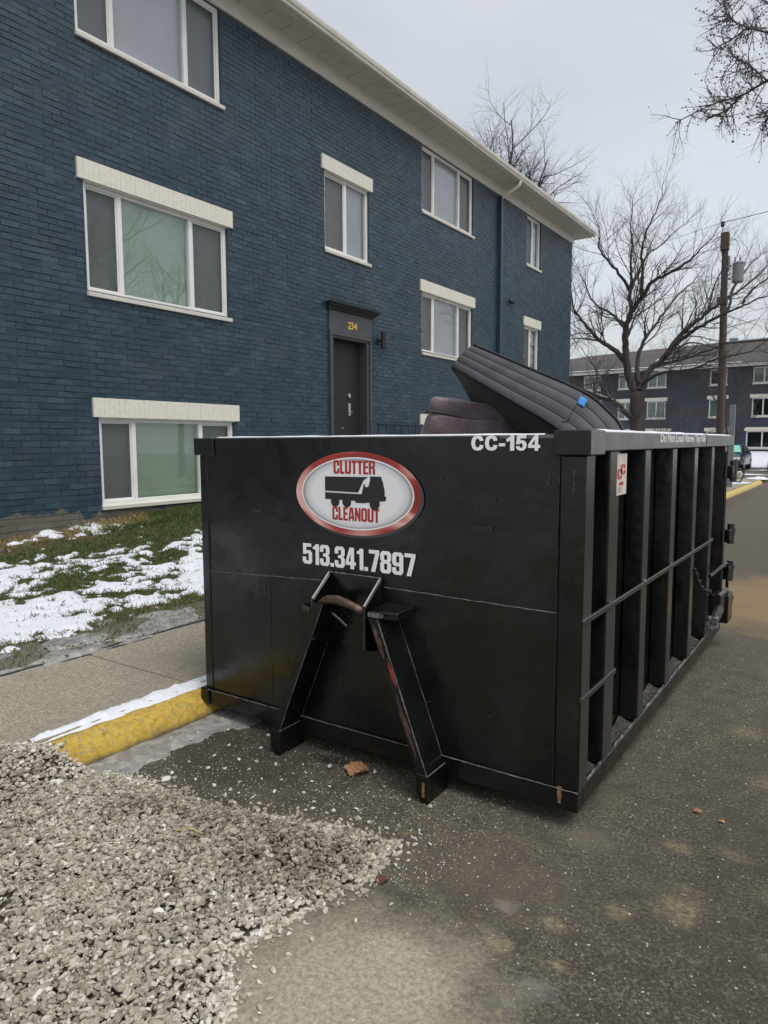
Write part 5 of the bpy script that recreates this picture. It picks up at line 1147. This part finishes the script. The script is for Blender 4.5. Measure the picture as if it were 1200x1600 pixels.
for k in range(15):
    a = k * 2.4; q = .10 + .50 * ((k * 7) % 15) / 15
    grow(m, Vector((-13.6, 29.5, 8.6 + .07 * k)), Vector((math.cos(a) * q - .06, math.sin(a) * q, 1)).normalized(), .085, R.uniform(4.6, 5.7) * (1.12 - .35 * q), 3, R, 5, .75, .1, 7)
m.build('crown', M['darktwig'], t, fixn=False, smooth=True)
freetree((-3.95, 27.5, .2), 4.6, 31, 'small bare tree growing close behind the wooden utility pole', nl=8, r=.08, lev=2, nch=7)
freetree((-2.0, 33.0, .0), 9.6, 35, 'bare tree at the right picture edge behind the transformer', nl=11, r=.16, nch=6)
freetree((-16.5, 66, 1), 10.5, 41, 'distant tree with reddish twigs above the far roof behind the big tree', 'redtwig', lev=3, nl=11, r=.2)
freetree((-24, 64, 1), 9.5, 43, 'distant reddish tree left of the big tree beside the far roof', 'redtwig', lev=2, nl=12, r=.2, nch=8)
freetree((8.2, 14.5, .17), 11.5, 57, 'tall bare tree at the kerb across the street', nl=13, r=.2, nch=6)
freetree((9.5, 20, .17), 11, 51, 'bare tree on the lawn across the street', nl=11, r=.2, nch=5)
freetree((10.5, 9.5, .17), 10, 53, 'bare tree across the street in front of the pale gabled house', nl=10, r=.2, nch=5)

# ================================================================== UTILITY POLE AND WIRES
up_ = empty('utility_pole', (-3.86, 24, .15), 'brown wooden utility pole carrying a grey transformer', 'utility pole')
pts = [(-3.74, 24, .0), (-3.80, 24, 3.0), (-3.86, 24, 7.84)]
MB().tube([Vector(pts[0]).lerp(Vector(pts[2]), i / 12) + Vector((rnd.gauss(0, .006), 0, 0)) for i in range(13)], [.135 - .047 * i / 12 for i in range(13)], 14).build('wood_pole', M['pole'], up_, smooth=False)
MB().box(-3.97, -3.75, 23.86, 24.12, 7.35, 7.86).build('pole_cap', M['pole'], up_, bevel=.01)
MB().box(-3.99, -3.74, 23.82, 24.16, 5.75, 5.95).build('clamp_band', M['pole'], up_)
MB().tube([(-3.95, 24, 7.8), (-3.95, 24, 8.12)], .014, 6).build('insulator_pin', M['galv'], up_)
MB().tube([(-3.95, 24, 8.05), (-3.95, 24, 8.10), (-3.95, 24, 8.14), (-3.95, 24, 8.20)], [.03, .065, .05, .055], 10).build('insulator', M['cable'], up_)
tf = MB().tube([(-3.46, 23.95, 6.34), (-3.46, 23.95, 6.37), (-3.46, 23.95, 6.86), (-3.46, 23.95, 6.90), (-3.46, 23.95, 6.95)], [.145, .158, .158, .175, .13], 20).build('transformer', M['galv'], up_)
for dx in (-.10, .04): MB().tube([(-3.46 + dx, 23.95, 6.95), (-3.46 + dx, 23.95, 7.10)], [.03, .02], 8).build('bushing', M['galv'], tf)
m = MB(); m.box(-3.80, -3.64, 23.93, 23.99, 6.82, 6.87); m.box(-3.80, -3.64, 23.93, 23.99, 6.45, 6.50); m.build('bracket', M['galv'], up_)
m = MB(); m.tube([(-3.72, 23.95, 6.75), (-3.72, 23.95, 7.15)], .035, 8); m.build('cutout_fuse', M['galv'], up_)
m = MB(); m.tube([(-3.76, 24, 7.7), (-3.55, 24, 7.6), (-3.45, 23.95, 7.35), (-3.5, 23.95, 7.12)], .008, 4); m.build('jumper_wire', M['cable'], up_)
MB().box(-3.58, -3.42, 24.3, 24.42, .15, 2.72).build('metal_post', M['galv'], label='plain light grey metal post standing beside the wooden utility pole', cat='post')
def wire(p, q, sag, r, label, grp=None):
    p, q = Vector(p), Vector(q); pts = []
    for i in range(41):
        t = i / 40; c = p.lerp(q, t); c.z -= sag * 4 * t * (1 - t); pts.append(c)
    MB().tube(pts, r, 5).build('power_line', M['cable'], label=label, cat='cable', group=grp)
wire((-3.95, 24, 8.18), (16, 17, 9.2), .35, .010, 'thin overhead wire from the pole top to the right')
wire((-3.95, 24, 8.18), (-22, 30, 7.9), .3, .006, 'faint thin wire from the pole top to the left behind the trees')
wire((-3.86, 23.85, 4.55), (14, 21, 5.3), .25, .028, 'thick black cable across the far roof right of the pole')
wire((-3.86, 24.15, 4.52), (-20, 33, 4.6), .9, .026, 'thick black cable sagging through the big tree left of the pole')

# ================================================================== FAR BUILDING
fb = empty('apartment_building', (-8, 50, .9), 'long distant three storey dark blue apartment building with low grey hip roof', 'building')
FY = 50.0; cols = [(-22.3, -21.1), (-19.6, -18.4), (-16.9, -15.7), (-14.45, -13.45), (-12.5, -11.29), (-8.6, -7.58), (-6.1, -4.85), (-2.6, -1.4), (.6, 1.8)]
rows_ = [(5.2, 6.2), (3.13, 4.28), (1.14, 2.22)]
fh = []
for i, (a, b) in enumerate(cols):
    for j, (c, d) in enumerate(rows_):
        if j == 2: fh.append((a - (.25 if i == 6 else .1), b + .3, c, d))
        else: fh.append((a, b, c, d))
xc = sorted({-27.0, 6.0} | {h[0] for h in fh} | {h[1] for h in fh}); zc = sorted({.3, 6.28, 3.2} | {h[2] for h in fh} | {h[3] for h in fh})
for nm, mt_, z0_, z1_ in (('wall', 'farwall', .3, 3.2), ('wall', 'farwallup', 3.2, 6.28)):
    m = MB()
    for a, b in zip(xc[:-1], xc[1:]):
        for c, d in zip(zc[:-1], zc[1:]):
            if z0_ <= (c + d) / 2 <= z1_ and not any(h[0] < (a + b) / 2 < h[1] and h[2] < (c + d) / 2 < h[3] for h in fh): m.box(a, b, FY, FY + .3, c, d)
    m.build(nm, M[mt_], fb)
m = MB(); m.box(-27, -26.7, FY + .3, FY + 11, .3, 6.28); m.box(5.7, 6, FY + .3, FY + 11, .3, 6.28); m.box(-26.7, 5.7, FY + 10.7, FY + 11, .3, 6.28); m.build('wall', M['farwall'], fb)
for (a, b, c, d) in fh:
    m = MB(); yy = (FY + .04, FY + .12); w = .07
    m.box(a, b, *yy, d - w, d); m.box(a, b, *yy, c, c + w); m.box(a, a + w, *yy, c + w, d - w); m.box(b - w, b, *yy, c + w, d - w); mid = a + (b - a) * .5; m.box(mid - .035, mid + .035, *yy, c + w, d - w)
    f = m.build('window', M['vinyl'], fb)
    for (p, q) in ((a + w, mid - .035), (mid + .035, b - w)): MB().box(p, q, FY + .09, FY + .10, c + w, d - w).build('pane', M['glassfar'], f)
    MB().box(a + .03, b - .03, FY + .16, FY + .17, c + .03, d - .03).build('blind', M['blind'] if rnd.random() < .55 else M['dim'], f)
    MB().box(a - .05, b + .05, FY - .06, FY + .04, c - .08, c - .002).build('window_sill', M['trim'], f)
    if d < 6: MB().box(a - .12, b + .12, FY - .05, FY - .002, d + .002, d + .23).build('lintel', M['header'], f)
MB().box(-27.3, 6.3, FY - .55, FY + 11.4, 6.285, 6.30).build('soffit', M['soffit'], fb)
MB().box(-27.35, 6.35, FY - .62, FY - .552, 6.24, 6.44).build('fascia_board', M['trim'], fb)
m = MB(); e0, e1, f0, f1, zr = -27.5, 6.5, FY - .7, FY + 11.5, 8.75; ym = (f0 + f1) / 2
m.add([(e0, f0, 6.45), (e1, f0, 6.45), (e1, f1, 6.45), (e0, f1, 6.45), (e0 + 9, ym, zr - .5), (e1 - 9, ym, zr)], [(0, 1, 5, 4), (1, 2, 5), (2, 3, 4, 5), (3, 0, 4), (0, 3, 2, 1)]); rf = m.build('roof', M['shingle'], fb)
MB().box(-8.1, -7.6, 53.6, 54.1, 7.6, 8.55).build('chimney', M['galv'], rf)
P = [[(xx, FY - .66 + .35 * u, 6.455 + .13 * u * .5 + .05 * (1 - abs(2 * u - 1)) * float(fbm(np.array(xx * .7), np.array(1.), 4, 3) > .46)) for u in (0, .25, .5, .75, 1)] for xx in np.arange(-27, 6.2, .25)]
tag(MB().grid(P).build('snow', M['snow'], smooth=True), kind='stuff')
# shrubs before the far wall
for i, (xx, yy, hh_) in enumerate(((-13.2, 46.5, 2.6), (-10.3, 47.0, 3.6), (-9.0, 46.6, 3.0), (-3.2, 47.5, 2.2))):
    t = empty('shrub', (xx, yy, .5), ['leafless brown shrub before the far wall left of the others', 'tallest brown leafless shrub before the far blue wall', 'leafless brown shrub before the far wall just left of the pole', 'low leafless shrub before the far wall at right'][i], 'shrub'); R = random.Random(60 + i); m = MB()
    for k in range(9): a = R.uniform(0, 6.28); grow(m, Vector((xx, yy, .5)), Vector((math.cos(a) * .5, math.sin(a) * .5, 1)).normalized(), .03, hh_ * R.uniform(.6, 1), 2, R, 4, nch=6)
    m.build('stems', M['twig'], t, fixn=False)

# ================================================================== CARS
def car(x0, y0, paint, label, windshield_mat):
    c = empty('parked_car', (x0, y0 + 2.2, 0), label, 'car')
    def P(x, y, z): return (x0 + x, y0 + y, z)
    prof = [(0, .38, .62, .78), (.10, .30, .74, .86), (.45, .26, .84, .88), (1.15, .24, .95, .89), (1.35, .24, .98, .90), (2.6, .24, 1.0, .90), (3.6, .24, 1.02, .89), (4.15, .27, 1.0, .87), (4.42, .36, .85, .80)]
    rows = []
    for (y, zb, zt, hw) in prof:
        r_ = []
        for (u, v) in ((-.86, 0), (-1, .12), (-1, .55), (-.965, .85), (-.86, 1.0), (-.4, 1.045), (0, 1.06), (.4, 1.045), (.86, 1.0), (.965, .85), (1, .55), (1, .12), (.86, 0)): r_.append(P(u * hw, y, zb + (zt - zb) * v))
        rows.append(r_)
    m = MB().grid(rows); k = len(rows[0]); n = len(m.v); m.f.append(tuple(range(k))); m.f.append(tuple(range(n - k, n))[::-1]); b = m.build('body', M[paint], c, smooth=False, bevel=0)
    b.modifiers.new('b', 'BEVEL').width = .02
    cab = [(1.12, .95, .95, .80), (1.75, .97, 1.36, .66), (2.2, .98, 1.43, .64), (2.9, .98, 1.42, .63), (3.4, 1.0, 1.30, .64), (3.95, 1.0, 1.02, .72)]
    rows = [[P(-.84 * .98, y, zb), P(-hw, y, zt - .05), P(-hw * .86, y, zt), P(hw * .86, y, zt), P(hw, y, zt - .05), P(.84 * .98, y, zb)] for (y, zb, zt, hw) in cab]
    m = MB().grid(rows); m.build('roof_panel', M[paint], c, smooth=False)
    m = MB().add([P(-.70, 1.13, .975), P(.70, 1.13, .975), P(.56, 1.71, 1.335), P(-.56, 1.71, 1.335)], [(0, 1, 2, 3)]); o = m.build('windshield', M[windshield_mat], c, fixn=False); o.location.y -= .02; o.location.z += .03
    for s in (-1, 1):
        m = MB().add([P(s * .835, 1.35, 1.0), P(s * .835, 3.7, 1.03), P(s * .665, 3.25, 1.29), P(s * .655, 2.2, 1.38), P(s * .69, 1.8, 1.33)], [(0, 1, 2, 3, 4)]); o = m.build('side_window', M['carglass'], c, fixn=False); o.location.x += s * .014
        m = MB(); m.hexa([P(s * .5, -.005, .60), P(s * .80, .05, .60), P(s * .80, .20, .62), P(s * .5, .1, .62)], [P(s * .5, .03, .74), P(s * .80, .09, .75), P(s * .80, .25, .77), P(s * .5, .13, .75)]); m.build('headlight', M['lamp'], c)
        m = MB(); m.hexa([P(s * .88, 1.45, .98), P(s * 1.04, 1.42, .99), P(s * 1.04, 1.52, .99), P(s * .88, 1.53, .98)], [P(s * .88, 1.45, 1.08), P(s * 1.04, 1.42, 1.12), P(s * 1.04, 1.52, 1.12), P(s * .88, 1.53, 1.08)]); m.build('wing_mirror', M[paint], c, bevel=.015)
        for y in (.85, 3.5):
            t_ = MB().tube([P(s * .70, y, .32), P(s * .74, y, .32), P(s * .89, y, .32), P(s * .915, y, .32)], [.28, .32, .32, .28], 24); wh = t_.build('wheel', M['tyre'], c)
            MB().tube([P(s * .90, y, .32), P(s * .925, y, .32)], [.20, .19], 18).build('rim', M['rim'], wh)
    m = MB(); m.box(x0 - .45, x0 + .45, y0 - .012, y0 + .05, .55, .68); m.build('grille', M['blackiron'], c); m = MB(); m.box(x0 - .75, x0 + .75, y0 - .03, y0 + .10, .28, .45); m.build('bumper', M[paint], c, bevel=.03)
    return c
car(-6.15, 40.2, 'carpaint', 'dark blue parked car with mint reflection painted on its windshield, nose towards the container', 'mintreflect')
car(-3.25, 40.6, 'carblack', 'black parked car mostly cut off by the right picture edge', 'carglass')
# snow left on the driveway, boulder
def blob(x, y, z, rx, ry, h, seed):
    P = []
    for i in range(10):
        r_ = i / 9; P.append([(x + rx * r_ * math.cos(a) * (1 + .35 * math.sin(3 * a + seed) + .2 * math.sin(7 * a + seed)), y + ry * r_ * math.sin(a), z + h * (1 - r_ ** 2) * (.7 + .3 * math.sin(9 * r_ + 4 * a)) - .005) for a in [2 * math.pi * k / 28 for k in range(29)]])
    return MB().grid(P)
for x_, y_, z_, rx, ry, h, s in ((-3.95, 26.8, .16, .55, 1.4, .07, 1), (-4.3, 24.6, .18, .5, .8, .08, 2), (-3.4, 30.9, .12, .4, .6, .10, 3), (-4.7, 37.5, -.003, 1.1, .5, .04, 4), (-4.2, 43.0, -.003, .8, .8, .06, 5), (-5.9, 36.6, -.003, .8, .3, .03, 6)):
    blob(x_, y_, z_, rx, ry, h, s).build('snow', M['snow'], smooth=True, kind='stuff')
Vr, Fr = rockmesh(77, 30, .6); m = MB(); m.add([(-4.25 + v[0] * .42, 30.4 + v[1] * .4, .30 + v[2] * .35) for v in Vr], [tuple(f) for f in Fr]); m.build('boulder', M['pebble'], label='rounded pale boulder on the lawn edge before the driveway', cat='rock')
# ================================================================== ACROSS THE STREET (seen in reflections)
hs = empty('gabled_house', (16, 13, .17), 'pale gabled house across the street', 'house')
m = MB(); m.box(13, 20, 8, 18, .17, 4.4); m.build('wall', M['hedge'], hs)
m = MB(); m.add([(12.6, 7.6, 4.3), (12.6, 18.4, 4.3), (20.4, 18.4, 4.3), (20.4, 7.6, 4.3), (12.6, 13, 7.6), (20.4, 13, 7.6)], [(0, 4, 5, 3), (1, 2, 5, 4), (0, 1, 4), (3, 5, 2), (0, 3, 2, 1)]); m.build('roof', M['shingle'], hs)
for yy in (9.5, 13.5): MB().box(12.94, 12.99, yy, yy + 1.4, 1.4, 2.9).build('window', M['carglass'], hs)
